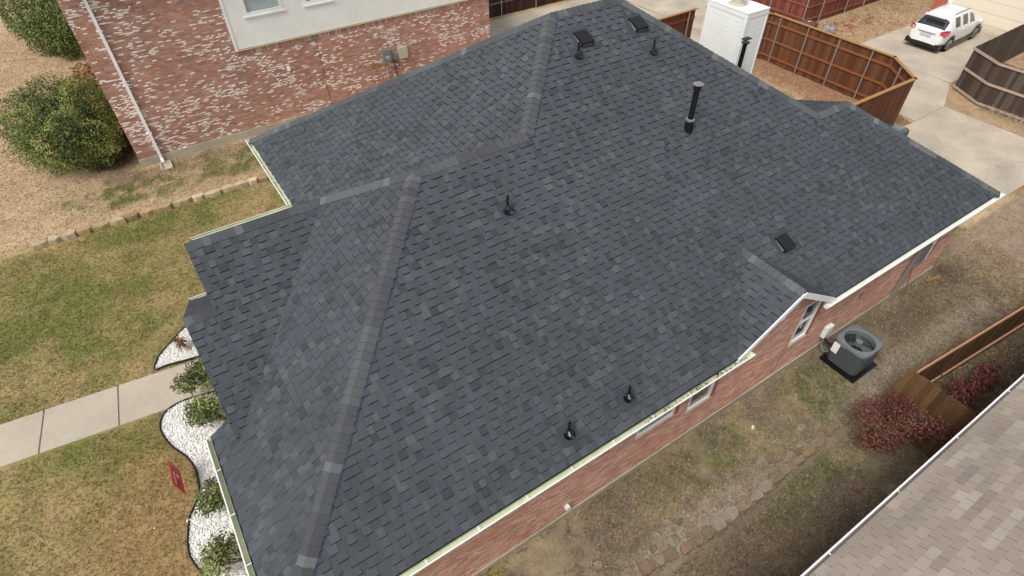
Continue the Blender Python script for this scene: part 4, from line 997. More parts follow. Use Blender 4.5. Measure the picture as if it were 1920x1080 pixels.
# ---------------------------------------------------------------- vehicles
def vehicle(name, loc, rot, label, stations, belt, paint, wheel_x, wr=.36, scale=1.0, group=None, suv=True):
    """stations: (x, half width, bottom, shoulder z, roof z, roof half width, glass?)  rear at x=0"""
    t = thing(name, (0, 0, 0), label, 'car', group)
    n = len(stations); rings = []
    for (x, w, zb, zs, zr, wr_, g) in stations:
        rings.append([(x, w * .84, zb), (x, w * .97, zb + .08), (x, w, zb + .28), (x, w, zs - .12), (x, w * .965, zs), (x, wr_ + (w * .95 - wr_) * .06, zr - .05 if zr - zs > .2 else zs + .02), (x, wr_ * .82, zr), (x, 0, zr + .02)])
    body, glass = MB(), MB(); m = 8
    allv = []
    for r in rings: allv += r + [(x, -y, z) for (x, y, z) in r[::-1][1:]]
    q = 15; bf, gf = [], []
    for i in range(n - 1):
        for k in range(q - 1):
            a = i * q + k; f = (a, a + 1, a + q + 1, a + q)
            side_gl = k in (4, 9)
            st = stations[i][6]
            if (side_gl and st == 'S') or (k in (5, 6, 7, 8, 4, 9) and st == 'W') or (k in (5, 6, 7, 8) and st == 'WW'): gf.append((f, (i, k if side_gl else 0)))
            else: bf.append(f)
    bf.append(tuple(range(q))[::-1]); bf.append(tuple((n - 1) * q + k for k in range(q)))
    keys = sorted(set(f[1] for f in gf)); tmp = bpy.data.meshes.new('shell'); tmp.from_pydata([tuple(map(float, v)) for v in allv], [], bf + [f[0] for f in gf])
    for _ in range(len(keys) + 1): tmp.materials.append(None)
    for p_, mi in zip(tmp.polygons, [0] * len(bf) + [keys.index(f[1]) + 1 for f in gf]): p_.material_index = mi
    to = bpy.data.objects.new('shell', tmp); COL.objects.link(to); sb = to.modifiers.new('s', 'SUBSURF'); sb.levels = sb.render_levels = 2
    ev = to.evaluated_get(bpy.context.evaluated_depsgraph_get()); em = ev.to_mesh()
    co = np.zeros(len(em.vertices) * 3, np.float32); em.vertices.foreach_get('co', co); co = co.reshape(-1, 3)
    groups = {}
    for p_ in em.polygons: groups.setdefault(p_.material_index, []).append(tuple(p_.vertices))
    ev.to_mesh_clear(); bpy.data.objects.remove(to); bpy.data.meshes.remove(tmp)
    for mi, fs_ in sorted(groups.items()):
        ids = sorted(set(i for f in fs_ for i in f)); rm_ = {v: k for k, v in enumerate(ids)}
        MB().add([co[i] for i in ids], [tuple(rm_[i] for i in f) for f in fs_]).build('window' if mi else 'body', 'carglass' if mi else paint, t, smooth=True)
    under = MB(); under.box((.25, -.75, .2), (stations[-1][0] - .25, .75, .5)); under.build('chassis', 'blackrubber', t)
    tr = MB(); L = stations[-1][0]
    tr.box((.02, -.86, .22), (.3, .86, .44)); tr.box((L - .25, -.8, .22), (L - .03, .8, .4))
    for s in (-1, 1): tr.box((.5, s * .915 - .02, .2), (L - .4, s * .915 + .005, .36))
    tr.build('bumper', 'blackrubber', t)
    for wx in wheel_x:
        for s in (-1, 1):
            wv = MB(); y0 = s * .70; y1 = s * .925
            wv.tube([(wx, y0, wr), (wx, y0 + s * .03, wr), (wx, y1 - s * .03, wr), (wx, y1, wr)], [wr * .86, wr, wr, wr * .9], 24, cap=True); wo = wv.build('wheel', 'tyre', t, smooth=True)
            rm = MB(); rm.tube([(wx, y1 - s * .01, wr), (wx, y1 + s * .006, wr)], [wr * .66, wr * .64], 20)
            rm.build('rim', 'rim', wo)
            sp_ = MB()
            for k in range(5):
                a = k * 1.2566; c = np.array([wx, y1 + s * .01, wr]); sp_.bar(c, c + np.array([math.cos(a) * wr * .6, 0, math.sin(a) * wr * .6]), .05, .012, up=(0, 1, 0))
            sp_.build('spoke', 'dullmetal', wo)
            ar = MB()
            for k in range(13):
                a = math.pi * k / 12; c1 = (wx + math.cos(a) * (wr + .09), s * .925, wr + math.sin(a) * (wr + .09)); c0 = (wx + math.cos(a) * (wr - .02), s * .928, wr + math.sin(a) * (wr - .02))
                if k: ar.add([pc0, pc1, c1, c0], [(0, 1, 2, 3) if s < 0 else (3, 2, 1, 0)])
                pc0, pc1 = c0, c1
            ar.build('wheel_arch', 'blackrubber', t)
    if suv:
        for s in (-1, 1):
            MB().add([(-.02, s * .62, .93), (.02, s * .9, .9), (.3, s * .93, 1.02), (.32, s * .92, 1.12), (.1, s * .86, 1.16), (-.0, s * .62, 1.08)], [(0, 1, 2, 3, 4, 5) if s < 0 else (5, 4, 3, 2, 1, 0)]).build('tail_light', 'redlens', t)
            rr = MB(); rr.tube([(1.0, s * .53, 1.64), (1.1, s * .535, 1.70), (2.3, s * .54, 1.715), (2.45, s * .54, 1.64)], .018, 8); rr.build('roof_rail', 'dullmetal', t)
            mi = MB(); mi.tube([(3.05, s * .93, 1.06), (3.02, s * 1.02, 1.1), (3.05, s * 1.1, 1.1)], [.05, .09, .06], 10); mi.build('wing_mirror', paint, t, smooth=True)
            MB().box((1.6, s * .925 - .015, .92), (1.78, s * .925 + .02, .95)).build('door_handle', paint, t)
            MB().box((2.5, s * .925 - .015, .92), (2.68, s * .925 + .02, .95)).build('door_handle', paint, t)
            MB().add([(L - .05, s * .5, .72), (L - .02, s * .8, .72), (L - .3, s * .88, .82), (L - .35, s * .7, .84)], [(0, 1, 2, 3)]).build('headlight', 'glass', t)
        MB().box((-.035, -.26, .72), (-.005, .26, .86)).build('number_plate', 'plate', t)
        MB().box((-.03, -.42, .885), (.02, .42, .91)).build('tailgate_trim', 'dullmetal', t)
        MB().box((.08, -.5, 1.62), (.3, .5, 1.65)).build('spoiler', paint, t)
    t.location = loc; t.rotation_euler = (0, 0, rot); t.scale = (scale,) * 3
    return t
suv = [(.0, .60, .42, .98, 1.0, .60, 'B'), (.02, .86, .36, 1.02, 1.06, .74, 'WW'), (.56, .90, .30, 1.05, 1.60, .56, 'B'), (.66, .91, .28, 1.06, 1.645, .57, 'B'), (.86, .92, .26, 1.05, 1.665, .575, 'S'), (1.50, .925, .25, 1.03, 1.69, .58, 'B'),
       (1.54, .925, .25, 1.03, 1.69, .58, 'S'), (2.30, .925, .25, 1.01, 1.675, .57, 'B'), (2.35, .925, .25, 1.01, 1.665, .57, 'S'), (2.78, .92, .25, 1.0, 1.56, .56, 'S'), (2.86, .92, .25, 1.0, 1.54, .56, 'WW'), (3.55, .90, .26, .98, 1.08, .72, 'B'), (4.1, .88, .28, .92, 1.0, .70, 'B'), (4.45, .80, .30, .80, .88, .62, 'B'), (4.62, .62, .36, .62, .70, .5, 'B')]
vehicle('suv_car', (32.75, 13.2, .03), math.radians(2), 'white hatchback family car parked nose to the cream garage door', suv, 1, 'carpaint', (.85, 3.55), scale=.97)
cb = thing('storage_box', (22.7, 8.75, 0), 'dark grey lidded storage box just past the roof edge beside the cedar fence', 'storage box')
def boxy():
    x0, x1, y0, y1, h = 21.6, 23.05, 8.3, 9.2, .95
    b = MB().box((x0, y0, .05), (x1, y1, h - .12)); b.build('box_body', 'olive_grey', cb)
    rim = MB(); pts = [(x0 - .03, y0 + .05), (x0 + .05, y0 - .03), (x1 - .12, y0 - .03), (x1 + .03, y0 + .12), (x1 + .03, y1 - .12), (x1 - .12, y1 + .03), (x0 + .05, y1 + .03), (x0 - .03, y1 - .05)]; n = 8
    rim.add([(a, b_, h - .13) for a, b_ in pts] + [(a, b_, h - .07) for a, b_ in pts], [(i, (i + 1) % n, n + (i + 1) % n, n + i) for i in range(n)] + [tuple(range(n, 2 * n))]); rim.build('box_rim', 'black', cb)
    c = ((x0 + x1) / 2, (y0 + y1) / 2); sh = lambda k: [(c[0] + (a - c[0]) * k, c[1] + (b_ - c[1]) * k) for a, b_ in pts]
    lid = MB(); A_, B_ = sh(.97), sh(.8); lid.add([(a, b_, h - .069) for a, b_ in A_] + [(a, b_, h) for a, b_ in B_], [(i, (i + 1) % n, n + (i + 1) % n, n + i) for i in range(n)] + [tuple(range(n, 2 * n))]); lid.build('lid', 'greypaint', cb, smooth=True)
    MB().bar((c[0] + .3, y0 - .04, h - .25), (c[0] + .6, y0 - .04, h - .25), .03, .03).build('box_handle', 'black', cb)
boxy()
# ---------------------------------------------------------------- garage of the far house
gh = thing('garage', (40, 13, 0), 'garage with a cream door and orange brick pier behind the white car', 'garage')
MB().box((38.9, 15.35, 0), (39.5, 16.0, 3.0)).build('brick_pier', 'orange_brick', gh); MB().box((38.86, 15.12, 0), (39.3, 15.34, 3.0)).build('door_trim', 'white', gh)
gd = MB().box((38.95, 9.6, 0), (39.05, 15.12, 3.4)).build('garage_door', 'door', gh)
for z in (.02, .58, 1.14, 1.7): MB().box((38.925, 9.6, z), (38.947, 15.11, z + .545)).build('door_panel', 'door', gd)
MB().box((39.1, 8.4, 0), (45, 16, 3.6)).build('wall', 'orange_brick', gh)

# ---------------------------------------------------------------- condenser
pad = thing('condenser_pad', (12.2, 3.16, 0), 'black composite pad lying under the grey condenser unit', 'equipment pad'); MB().box((11.73, 2.68, 0), (12.72, 3.65, .075)).build('slab', 'blackrubber', pad)
ac = thing('air_conditioner', (12.2, 3.18, .075), 'grey louvred air conditioner condenser with round fan opening, beside the pink brick wall', 'air conditioner')
def build_ac():
    cx, cy, h, z0 = 12.22, 3.18, .76, .08; w = .41; r = .14
    def ring(w_, r_, z, n=6):
        out = []
        for (sx, sy, a0) in ((1, 1, 0), (-1, 1, 90), (-1, -1, 180), (1, -1, 270)):
            for k in range(n): a = math.radians(a0 + 90 * k / (n - 1)); out.append((cx + sx * (w_ - r_) + r_ * math.cos(a), cy + sy * (w_ - r_) + r_ * math.sin(a), z))
        return out
    c = MB(); A, B = ring(w - .02, r, z0), ring(w - .02, r, z0 + h - .07); n = len(A)
    c.add(A + B, [(i, (i + 1) % n, n + (i + 1) % n, n + i) for i in range(n)]); c.build('coil_case', 'ac_dark', ac)
    # vertical louvre fins on all four sides
    for s in range(4):
        R = np.array([[math.cos(s * math.pi / 2), -math.sin(s * math.pi / 2), 0], [math.sin(s * math.pi / 2), math.cos(s * math.pi / 2), 0], [0, 0, 1]])
        for k in range(13):
            y = -w + .12 + k * (2 * w - .24) / 12
            MB().box((w - .022, y - .019, z0 + .03), (w, y + .019, z0 + h - .075), R=R, o=np.array([cx, cy, 0])).build('louvre', 'ac_dark', ac)
        for z in (.25, .5): MB().box((w - .012, -w + .07, z0 + z), (w + .004, w - .07, z0 + z + .012), R=R, o=np.array([cx, cy, 0])).build('louvre_bar', 'ac_dark', ac)
    # top lid with a round hole
    R1 = .355; m = 48
    def sq(w_, z):
        out = []
        for k in range(m):
            a = 2 * math.pi * k / m; q = w_ / (abs(math.cos(a)) ** 5 + abs(math.sin(a)) ** 5) ** (1 / 5); out.append((cx + q * math.cos(a), cy + q * math.sin(a), z))
        return out
    t = MB(); O1, O2 = sq(w + .025, z0 + h - .07), sq(w + .015, z0 + h)
    circ = lambda R_, z: [(cx + R_ * math.cos(2 * math.pi * k / m), cy + R_ * math.sin(2 * math.pi * k / m), z) for k in range(m)]
    I0, I1, I2 = circ(R1 + .02, z0 + h + .012), circ(R1, z0 + h), circ(R1, z0 + h - .15)
    vs = O1 + O2 + I0 + I1 + I2
    t.add(vs, [(a * m + i, a * m + (i + 1) % m, (a + 1) * m + (i + 1) % m, (a + 1) * m + i) for a in range(4) for i in range(m)]); t.build('lid', 'ac', ac)
    f = MB(); f.tube([(cx, cy, z0 + h - .14), (cx, cy, z0 + h - .02), (cx, cy, z0 + h - .01)], [.085, .085, .06], 18); fan = f.build('fan_motor', 'ac', ac, smooth=True)
    for k in range(3):
        a = k * 2.094 + .5; d = np.array([math.cos(a), math.sin(a), 0]); e = np.array([-math.sin(a), math.cos(a), 0]); o = np.array([cx, cy, z0 + h - .13])
        MB().add([o + d * .07 - e * .05, o + d * .3 - e * .11 + (0, 0, -.03), o + d * .32 + e * .09 + (0, 0, .04), o + d * .07 + e * .05 + (0, 0, .02)], [(0, 1, 2, 3)]).build('fan_blade', 'ac_dark', fan)
    MB().tube([(cx, cy, z0 + .02), (cx, cy, z0 + h - .28)], R1 - .02, 20).build('sump', 'ac_in', ac)
    g = MB()
    for q in (.14, .22, .3): g.tube([(cx + q * math.cos(a * 6.2832 / 28), cy + q * math.sin(a * 6.2832 / 28), z0 + h + .004) for a in range(29)], .0014, 4, cap=False)
    for k in range(16):
        a = k * math.pi / 8; g.tube([(cx + .06 * math.cos(a), cy + .06 * math.sin(a), z0 + h + .006), (cx + R1 * math.cos(a), cy + R1 * math.sin(a), z0 + h + .006)], .0014, 4, cap=False)
    g.build('fan_guard', 'ac', ac)
    MB().box((cx - w - .006, cy + .20, z0 + .33), (cx - w, cy + .36, z0 + .66)).build('sticker', 'white', ac); MB().box((cx - w - .012, cy + .08, z0 + h - .11), (cx - w - .004, cy + .2, z0 + h - .075)).build('badge', 'galv', ac)
build_ac()

# ---------------------------------------------------------------- foliage
def leaf_cloud(ells, n, size, pal, density=None, shell=.55, elong=1.7, up=.3):
    """leaf quads scattered through ellipsoids (cx,cy,cz,rx,ry,rz); returns verts, faces, cols"""
    vol = np.array([e[3] * e[4] * e[5] for e in ells]) ** .8; pick = nr.choice(len(ells), n, p=vol / vol.sum()); E = np.array(ells)[pick]
    d = nr.normal(size=(n, 3)); d /= np.linalg.norm(d, axis=1)[:, None]; rad = (shell + (1 - shell) * nr.random(n)) ** .6
    bump = 1 + .2 * np.sin(d[:, 0] * 5 + E[:, 0] * 3) * np.cos(d[:, 1] * 6 + E[:, 1]) + .1 * np.sin(d[:, 2] * 9 + d[:, 0] * 7)
    P = E[:, :3] + d * E[:, 3:6] * (rad * bump)[:, None]; P[:, 2] = np.maximum(P[:, 2], .02)
    nrm = d * .7 + nr.normal(size=(n, 3)) * .6 + np.array([0, 0, up]); nrm /= np.linalg.norm(nrm, axis=1)[:, None]
    t = np.cross(nrm, nr.normal(size=(n, 3))); t /= np.linalg.norm(t, axis=1)[:, None]; b = np.cross(nrm, t)
    s = size * nr.uniform(.6, 1.3, n)[:, None]
    V = np.stack([P - t * s * elong * .5, P + b * s * .5, P + t * s * elong * .5, P - b * s * .5], 1).reshape(-1, 3)
    Fc = np.arange(4 * n).reshape(n, 4)
    pal = np.array(pal); cl = (fbm(P[:, 0] * 2.4 + 50, P[:, 1] * 2.4 + P[:, 2] * 2) + nr.normal(size=n) * .14); idx = np.clip((cl * len(pal) * 1.3 - .15 * len(pal)).astype(int), 0, len(pal) - 1)
    C = pal[idx] * nr.uniform(.75, 1.25, n)[:, None]
    return V, Fc, C
GREEN = [lin(c) for c in ((60, 70, 36), (78, 92, 46), (98, 112, 54), (118, 130, 62), (140, 148, 74), (160, 158, 92))]
OLIVE = [lin(c) for c in ((66, 76, 42), (86, 96, 52), (106, 116, 64), (126, 134, 78), (146, 150, 94))]
REDL = [lin(c) for c in ((86, 54, 48), (106, 54, 54), (126, 56, 60), (108, 80, 64), (140, 72, 68), (92, 82, 56), (126, 96, 78))]
def bush(name, label, ells, n, size, pal, trunks, cat='bush', group=None, core=None, **kw):
    c = np.mean(np.array(ells)[:, :2], axis=0); t = thing(name, (c[0], c[1], 0), label, cat, group)
    V, Fc, C = leaf_cloud(ells, n, size, pal, **kw); quick(V, Fc, C, 'crown', 'leaf', t)
    b = MB()
    for (pts, r) in trunks: b.tube(pts, r, 7)
    b.build('trunk', 'bark', t, smooth=True)
    if core:       # twiggy heart that keeps the crown from being hollow
        q = MB()
        for _ in range(core):
            e = rng.choice(ells); d = nr.normal(size=3); d /= np.linalg.norm(d); d[2] = abs(d[2]); o = np.array([e[0], e[1], max(.1, e[2] - e[5] * .7)]); q.tube([o, o + d * np.array(e[3:6]) * .95], [.02, .006], 4, cap=False)
        q.build('twigs', 'bark', t, kind='stuff')
    return t
def stems(cx, cy, h, n=5, sp=.4): return [([(cx + rng.uniform(-.08, .08), cy + rng.uniform(-.08, .08), 0), (cx + sp * math.cos(k * 6.28 / n) * .5, cy + sp * math.sin(k * 6.28 / n) * .5, h * .5), (cx + sp * math.cos(k * 6.28 / n), cy + sp * math.sin(k * 6.28 / n), h)], [.05, .035, .015]) for k in range(n)]
bush('bush', 'large rounded evergreen bush at the corner of the two storey brick house', [(-3.25, 24.95, 1.15, 1.55, 1.6, 1.2), (-2.5, 24.5, 1.15, 1.15, 1.2, 1.2), (-3.95, 26.1, 1.3, 1.15, 1.25, 1.15), (-2.3, 25.9, 1.6, 1.15, 1.2, 1.1), (-3.1, 26.5, 1.7, 1.25, 1.0, 1.0)], 52000, .042, [sc(g_, .92) for g_ in GREEN], stems(-3.0, 25.3, 1.6, 6, .9), core=60)
bush('bush', 'tall dark evergreen bush beyond the large rounded one, top left', [(-2.7, 37.2, 1.4, 1.5, 1.5, 1.5), (-2.2, 36.2, 1.2, 1.1, 1.2, 1.2), (-3.4, 38.4, 1.8, 1.4, 1.4, 1.5)], 20000, .06, GREEN[:4] + GREEN[1:3], stems(-2.8, 37.4, 1.6, 5, .8), core=40)
bush('shrub', 'dry straw coloured shrub between the two evergreen bushes', [(-2.0, 29.6, .5, 1.0, 1.6, .6), (-1.9, 31.4, .5, .9, 1.4, .6)], 6000, .05, [lin(c) for c in ((120, 88, 56), (150, 116, 76), (176, 142, 98), (96, 70, 46))], stems(-2, 30.4, .7, 6, .8), elong=4)
def pom(label, cx, cy, z, r, n, seedpal=OLIVE, group=None, bx_=.0):
    es = [(cx + rng.uniform(-.6, .6) * r, cy + rng.uniform(-.6, .6) * r, z + rng.uniform(-.15, .15) * r, r * .62, r * .62, r * .36) for _ in range(6)]
    tr = [([(cx + .45 + bx_, cy - .25, 0), (cx + .3 + bx_ * .5, cy - .2 + rng.uniform(-.1, .1), z * .55), (e[0], e[1], e[2])], [.03, .024, .012]) for e in es]
    return bush('shrub', label, es, int(n * 1.7), .037, seedpal, tr, cat='shrub', group=group, elong=1.9, shell=.3)
pom('clipped tree form shrub leaning over the walkway by the roof edge', -1.62, 11.1, .75, .52, 2600)
pom('clipped open shrub with bare stems on the white gravel, below the walkway', -1.62, 10.0, .7, .56, 2000)
pom('small dark shrub on white gravel beside the gutter, below the wooden stump plant', -2.0, 7.95, .5, .42, 1400, seedpal=OLIVE[:4])
pom('sparse leggy shrub on white gravel at the bottom edge', -2.1, 6.75, .55, .5, 1200, seedpal=OLIVE)
bush('red_shrub', 'red leaved shrub in front of the short brown fence', [(10.5, 1.85, .9, .5, .35, .35), (11.0, 1.6, 1.05, .33, .35, .35), (10.85, 1.15, 1.05, .4, .4, .4), (11.05, .78, 1.1, .25, .3, .35), (10.4, 1.25, .8, .45, .4, .4), (10.1, 1.5, .7, .4, .35, .35)], 6200, .022, REDL, stems(10.6, 1.4, .8, 9, .5), cat='shrub', core=70, shell=.15, elong=2.4)
bush('red_shrub', 'sparse red leaved shrub behind the short brown fence', [(13.3, 1.0, .35, .75, .3, .35), (14.3, .95, .3, .6, .3, .3), (12.7, .9, .35, .4, .3, .35)], 3400, .03, REDL, stems(13.4, 1.0, .5, 7, .6), cat='shrub', core=30, shell=.2, elong=2.4)
bush('shrub', 'low dark green shrub between the fence and the beige roof gutter', [(12.35, .55, .3, .6, .22, .3), (12.2, 1.35, .25, .5, .2, .25)], 1800, .035, GREEN[:3], stems(12.3, .6, .3, 4, .3), cat='shrub')

# ---------------------------------------------------------------- white gravel beds with black edging
def pebbles(poly, n, s0, s1, name, cols, z=.02):
    xs = [p[0] for p in poly]; ys = [p[1] for p in poly]; X = nr.uniform(min(xs), max(xs), n * 2); Y = nr.uniform(min(ys), max(ys), n * 2); k = in_poly(X, Y, poly); X, Y = X[k][:n], Y[k][:n]; m = len(X)
    octv = np.array([(1, 0, 0), (-1, 0, 0), (0, 1, 0), (0, -1, 0), (0, 0, 1), (0, 0, -1)], float); f = np.array([(0, 2, 4), (2, 1, 4), (1, 3, 4), (3, 0, 4), (2, 0, 5), (1, 2, 5), (3, 1, 5), (0, 3, 5)])
    s = nr.uniform(s0, s1, (m, 1, 3)) * np.array([1, .8, .55]); V = octv[None] * s * nr.uniform(.75, 1.2, (m, 6, 1)); a = nr.uniform(0, 6.28, m)[:, None]
    x = V[..., 0] * np.cos(a) - V[..., 1] * np.sin(a); y = V[..., 0] * np.sin(a) + V[..., 1] * np.cos(a)
    V = np.stack([x + X[:, None], y + Y[:, None], V[..., 2] + z + nr.uniform(0, .02, m)[:, None]], -1).reshape(-1, 3)
    Fc = (f[None] + (np.arange(m) * 6)[:, None, None]).reshape(-1, 3); C = np.array(cols)[nr.integers(0, len(cols), m)] * nr.uniform(.85, 1.08, m)[:, None]
    return V, Fc, np.repeat(C, 8, axis=0), name
def bed(poly, n, edge_pts, lab):
    b = MB().add([(x, y, .022) for x, y in poly], [tuple(range(len(poly)))], lin((232, 230, 224))); b.build('gravel_bed', 'pebble', kind='structure')
    V, Fc, C, nm = pebbles(poly, n, .014, .03, 'gravel', [lin((246, 245, 241)), lin((238, 236, 230)), lin((250, 250, 248)), lin((228, 225, 216))], .028)
    quick(V, Fc, C, 'gravel', 'pebble', kind='stuff')
    t = thing('garden_edging', (*edge_pts[0], 0), lab, 'garden edging'); e = MB()
    e.tube([(x, y, .045) for x, y in edge_pts], .022, 8); e.build('strip', 'plastic_black', t, smooth=True)
    NOGRASS.append(poly)
def spline(pts, k=6):
    out = []; P = [np.array(p, float) for p in pts]; P = [2 * P[0] - P[1]] + P + [2 * P[-1] - P[-2]]
    for i in range(1, len(P) - 2):
        for j in range(k):
            t = j / k; out.append(tuple(.5 * ((2 * P[i]) + (-P[i - 1] + P[i + 1]) * t + (2 * P[i - 1] - 5 * P[i] + 4 * P[i + 1] - P[i + 2]) * t * t + (-P[i - 1] + 3 * P[i] - 3 * P[i + 1] + P[i + 2]) * t ** 3)))
    out.append(tuple(P[-2])); return out
e1 = spline([(-.2, 12.42), (-1.56, 12.56), (-2.3, 12.7), (-2.6, 12.74), (-2.43, 13.13), (-2.1, 13.46), (-1.7, 13.8), (-.9, 14.2), (.3, 14.5)])
bed(e1 + [(.3, 12.4)], 5200, e1, 'black garden edging around the pointed white gravel bed above the walkway')
e2 = spline([(-.2, 10.9), (-1.6, 11.2), (-2.12, 11.31), (-2.51, 11.27), (-2.73, 11.06), (-2.8, 10.69), (-2.67, 10.15), (-2.45, 9.68), (-2.35, 9.27), (-2.35, 8.94), (-2.41, 8.58), (-2.67, 8.2), (-2.78, 7.86), (-2.85, 7.46), (-2.77, 7.02), (-2.5, 6.5), (-2.3, 5.9), (-1.9, 5.0), (-1.0, 4.2)])
bed(e2 + [(-.9, 4.2), (-.2, 7.4)], 15000, e2, 'wavy black garden edging along the white gravel bed below the walkway')

# stumpy plants
def dracaena(x, y, lean, h, label, pal, n=84):
    t = thing('garden_plant', (x, y, 0), label, 'plant'); tip = np.array([x + lean[0], y + lean[1], h])
    MB().tube([(x, y, 0), (x + lean[0] * .5, y + lean[1] * .5, h * .55), tip], [.06, .052, .045], 9, lin((196, 170, 136))).build('stem', 'cedar', t, smooth=True)
    b = MB()
    for k in range(n):
        a = rng.uniform(0, 6.28); el = rng.uniform(-.7, .9); d = np.array([math.cos(a) * math.cos(el), math.sin(a) * math.cos(el), math.sin(el)]); L = rng.uniform(.13, .28); s = np.cross(d, (0, 0, 1)); s /= np.linalg.norm(s); c = sc(rng.choice(pal), rng.uniform(.8, 1.2))
        b.add([tip - s * .008, tip + d * L * .6 - s * .012 + (0, 0, .02), tip + d * L - (0, 0, L * .3), tip + d * L * .6 + s * .012 + (0, 0, .02), tip + s * .008], [(0, 1, 2, 3, 4)], c)
    b.build('leaves', 'leaf', t)
dracaena(-1.72, 12.95, (-.12, .1), .32, 'withered brown tufted plant on a short stem in the pointed gravel bed', [lin(c) for c in ((132, 94, 60), (98, 72, 44), (150, 116, 84), (70, 66, 34))])
dracaena(-1.9, 8.35, (-.2, .12), .38, 'pale stump topped with dark leaves beside the green gutter', [lin(c) for c in ((60, 44, 28), (80, 56, 34), (46, 40, 24))], 24)

# red yard sign on two wires
sg = thing('yard_sign', (-2.7, 9.1, 0), 'red yard sign with white and black print standing on the dry lawn', 'sign')
a, b_ = np.array([-2.60, 9.22, 0]), np.array([-2.61, 8.58, 0])
MB().add([(a[0], a[1], .28), (b_[0], b_[1], .28), (b_[0] - .05, b_[1], .78), (a[0] - .05, a[1], .78), (a[0] + .012, a[1], .28), (b_[0] + .012, b_[1], .28), (b_[0] - .038, b_[1], .78), (a[0] - .038, a[1], .78)], [(0, 1, 2, 3), (4, 7, 6, 5), (0, 4, 5, 1), (2, 6, 7, 3), (1, 5, 6, 2), (0, 3, 7, 4)]).build('panel', 'red', sg)
d = (b_ - a)
def sgq(f0, f1, z0, z1, m, nm):
    p, q = a + d * f0, a + d * f1; o = .016; k0, k1 = (z0 - .28) * .1, (z1 - .28) * .1
    MB().add([(p[0] + o - k0, p[1], z0), (q[0] + o - k0, q[1], z0), (q[0] + o - k1, q[1], z1), (p[0] + o - k1, p[1], z1)], [(0, 1, 2, 3)]).build(nm, m, sg)
sgq(.18, .32, .54, .66, 'signblack', 'print'); sgq(.4, .5, .42, .56, 'tarp', 'print'); sgq(.36, .9, .62, .66, 'tarp', 'print'); sgq(.56, .92, .46, .5, 'signblack', 'print')
MB().tube([(*(a + d * .2)[:2], 0), (*(a + d * .2)[:2], .3)], .005, 6).build('wire_leg', 'galv', sg); MB().tube([(*(a + d * .8)[:2], 0), (*(a + d * .8)[:2], .3)], .005, 6).build('wire_leg', 'galv', sg)

# ---------------------------------------------------------------- stone borders
def rock(c, sx, sy, sz, ang, col, box=.65):
    b = MB(); n = 12 if box < .9 else 7; vs = []; R_ = lambda x, y: (c[0] + x * math.cos(ang) - y * math.sin(ang), c[1] + x * math.sin(ang) + y * math.cos(ang))
    js = [(rng.uniform(.84, 1.1)) for _ in range(n)]; ph = rng.random()
    for (z, k) in ((0, 1.0), (sz * .8, .98), (sz, .82 if box < .9 else .92)):
        for i in range(n):
            a = 2 * math.pi * (i + ph) / n; ca, sa = math.cos(a), math.sin(a); m = max(abs(ca), abs(sa)); q = (.5 / m * box + .5 * (1 - box)) * k * js[i]; x, y = R_(ca * sx * q, sa * sy * q); vs.append((x, y, c[2] + z + (rng.uniform(-.012, .012) if z else 0)))
    fs = [(l * n + i, l * n + (i + 1) % n, (l + 1) * n + (i + 1) % n, (l + 1) * n + i) for l in range(2) for i in range(n)] + [tuple(range(2 * n, 3 * n))]
    return b.add(vs, fs, col)
SAND = [lin(c) for c in ((178, 158, 122), (164, 142, 104), (190, 172, 140), (150, 128, 94), (172, 158, 132), (158, 134, 88))]
bd = thing('stone_border', (-4.8, 20.1, 0), 'long row of sandstone blocks edging the front lawn before the brick house', 'stone border')
x = -4.95
while x < 3.4:
    L = rng.uniform(.34, .66); y = 20.08 - .03 * (x + 4.9)
    rock((x + L / 2, y + rng.uniform(-.02, .02), 0), L, .25, .17 + rng.uniform(-.015, .015), rng.uniform(-.03, .03), sc(rng.choice(SAND), rng.uniform(.9, 1.15)), .93).build('stone', 'stone', bd)
    x += L - .01
RST = [lin(c) for c in ((150, 136, 114), (136, 122, 102), (158, 146, 128), (146, 122, 98), (130, 114, 94), (150, 132, 106))]
bd2 = thing('stone_border', (5, 2.1, 0), 'crooked row of rough brown stones between side yard and beige roof', 'stone border')
path = spline([(2.6, 2.35), (4.2, 2.2), (4.95, 2.1), (5.73, 2.0), (6.47, 1.98), (7.32, 1.98), (8.44, 2.04), (9.42, 2.05), (10.1, 2.1)], 10)
acc = 0; last = np.array(path[0]); nxt = 0
for i in range(1, len(path)):
    p = np.array(path[i]); acc += np.linalg.norm(p - last); ang = math.atan2(*(p - last)[::-1]); last = p
    if acc > nxt:
        L = rng.uniform(.16, .42); w_ = rng.uniform(.16, .3)
        rock((p[0], p[1] + w_ / 2 - .04, -.12), L * 1.08, w_, rng.uniform(.14, .17), ang + rng.uniform(-.12, .12), sc(rng.choice(RST), rng.uniform(.7, .88)), .96).build('stone', 'stone', bd2)
        for r_ in range(2):
            if rng.random() < .75 - .25 * r_: rock((p[0] + rng.uniform(-.08, .08), p[1] + w_ + .1 + r_ * .17 + rng.uniform(-.03, .04), -.03), rng.uniform(.12, .3), rng.uniform(.1, .2), rng.uniform(.03, .055), ang + rng.uniform(-.4, .4), sc(rng.choice(RST), rng.uniform(.68, .85)), .95).build('stone', 'stone', bd2)
        nxt = acc + L * .92

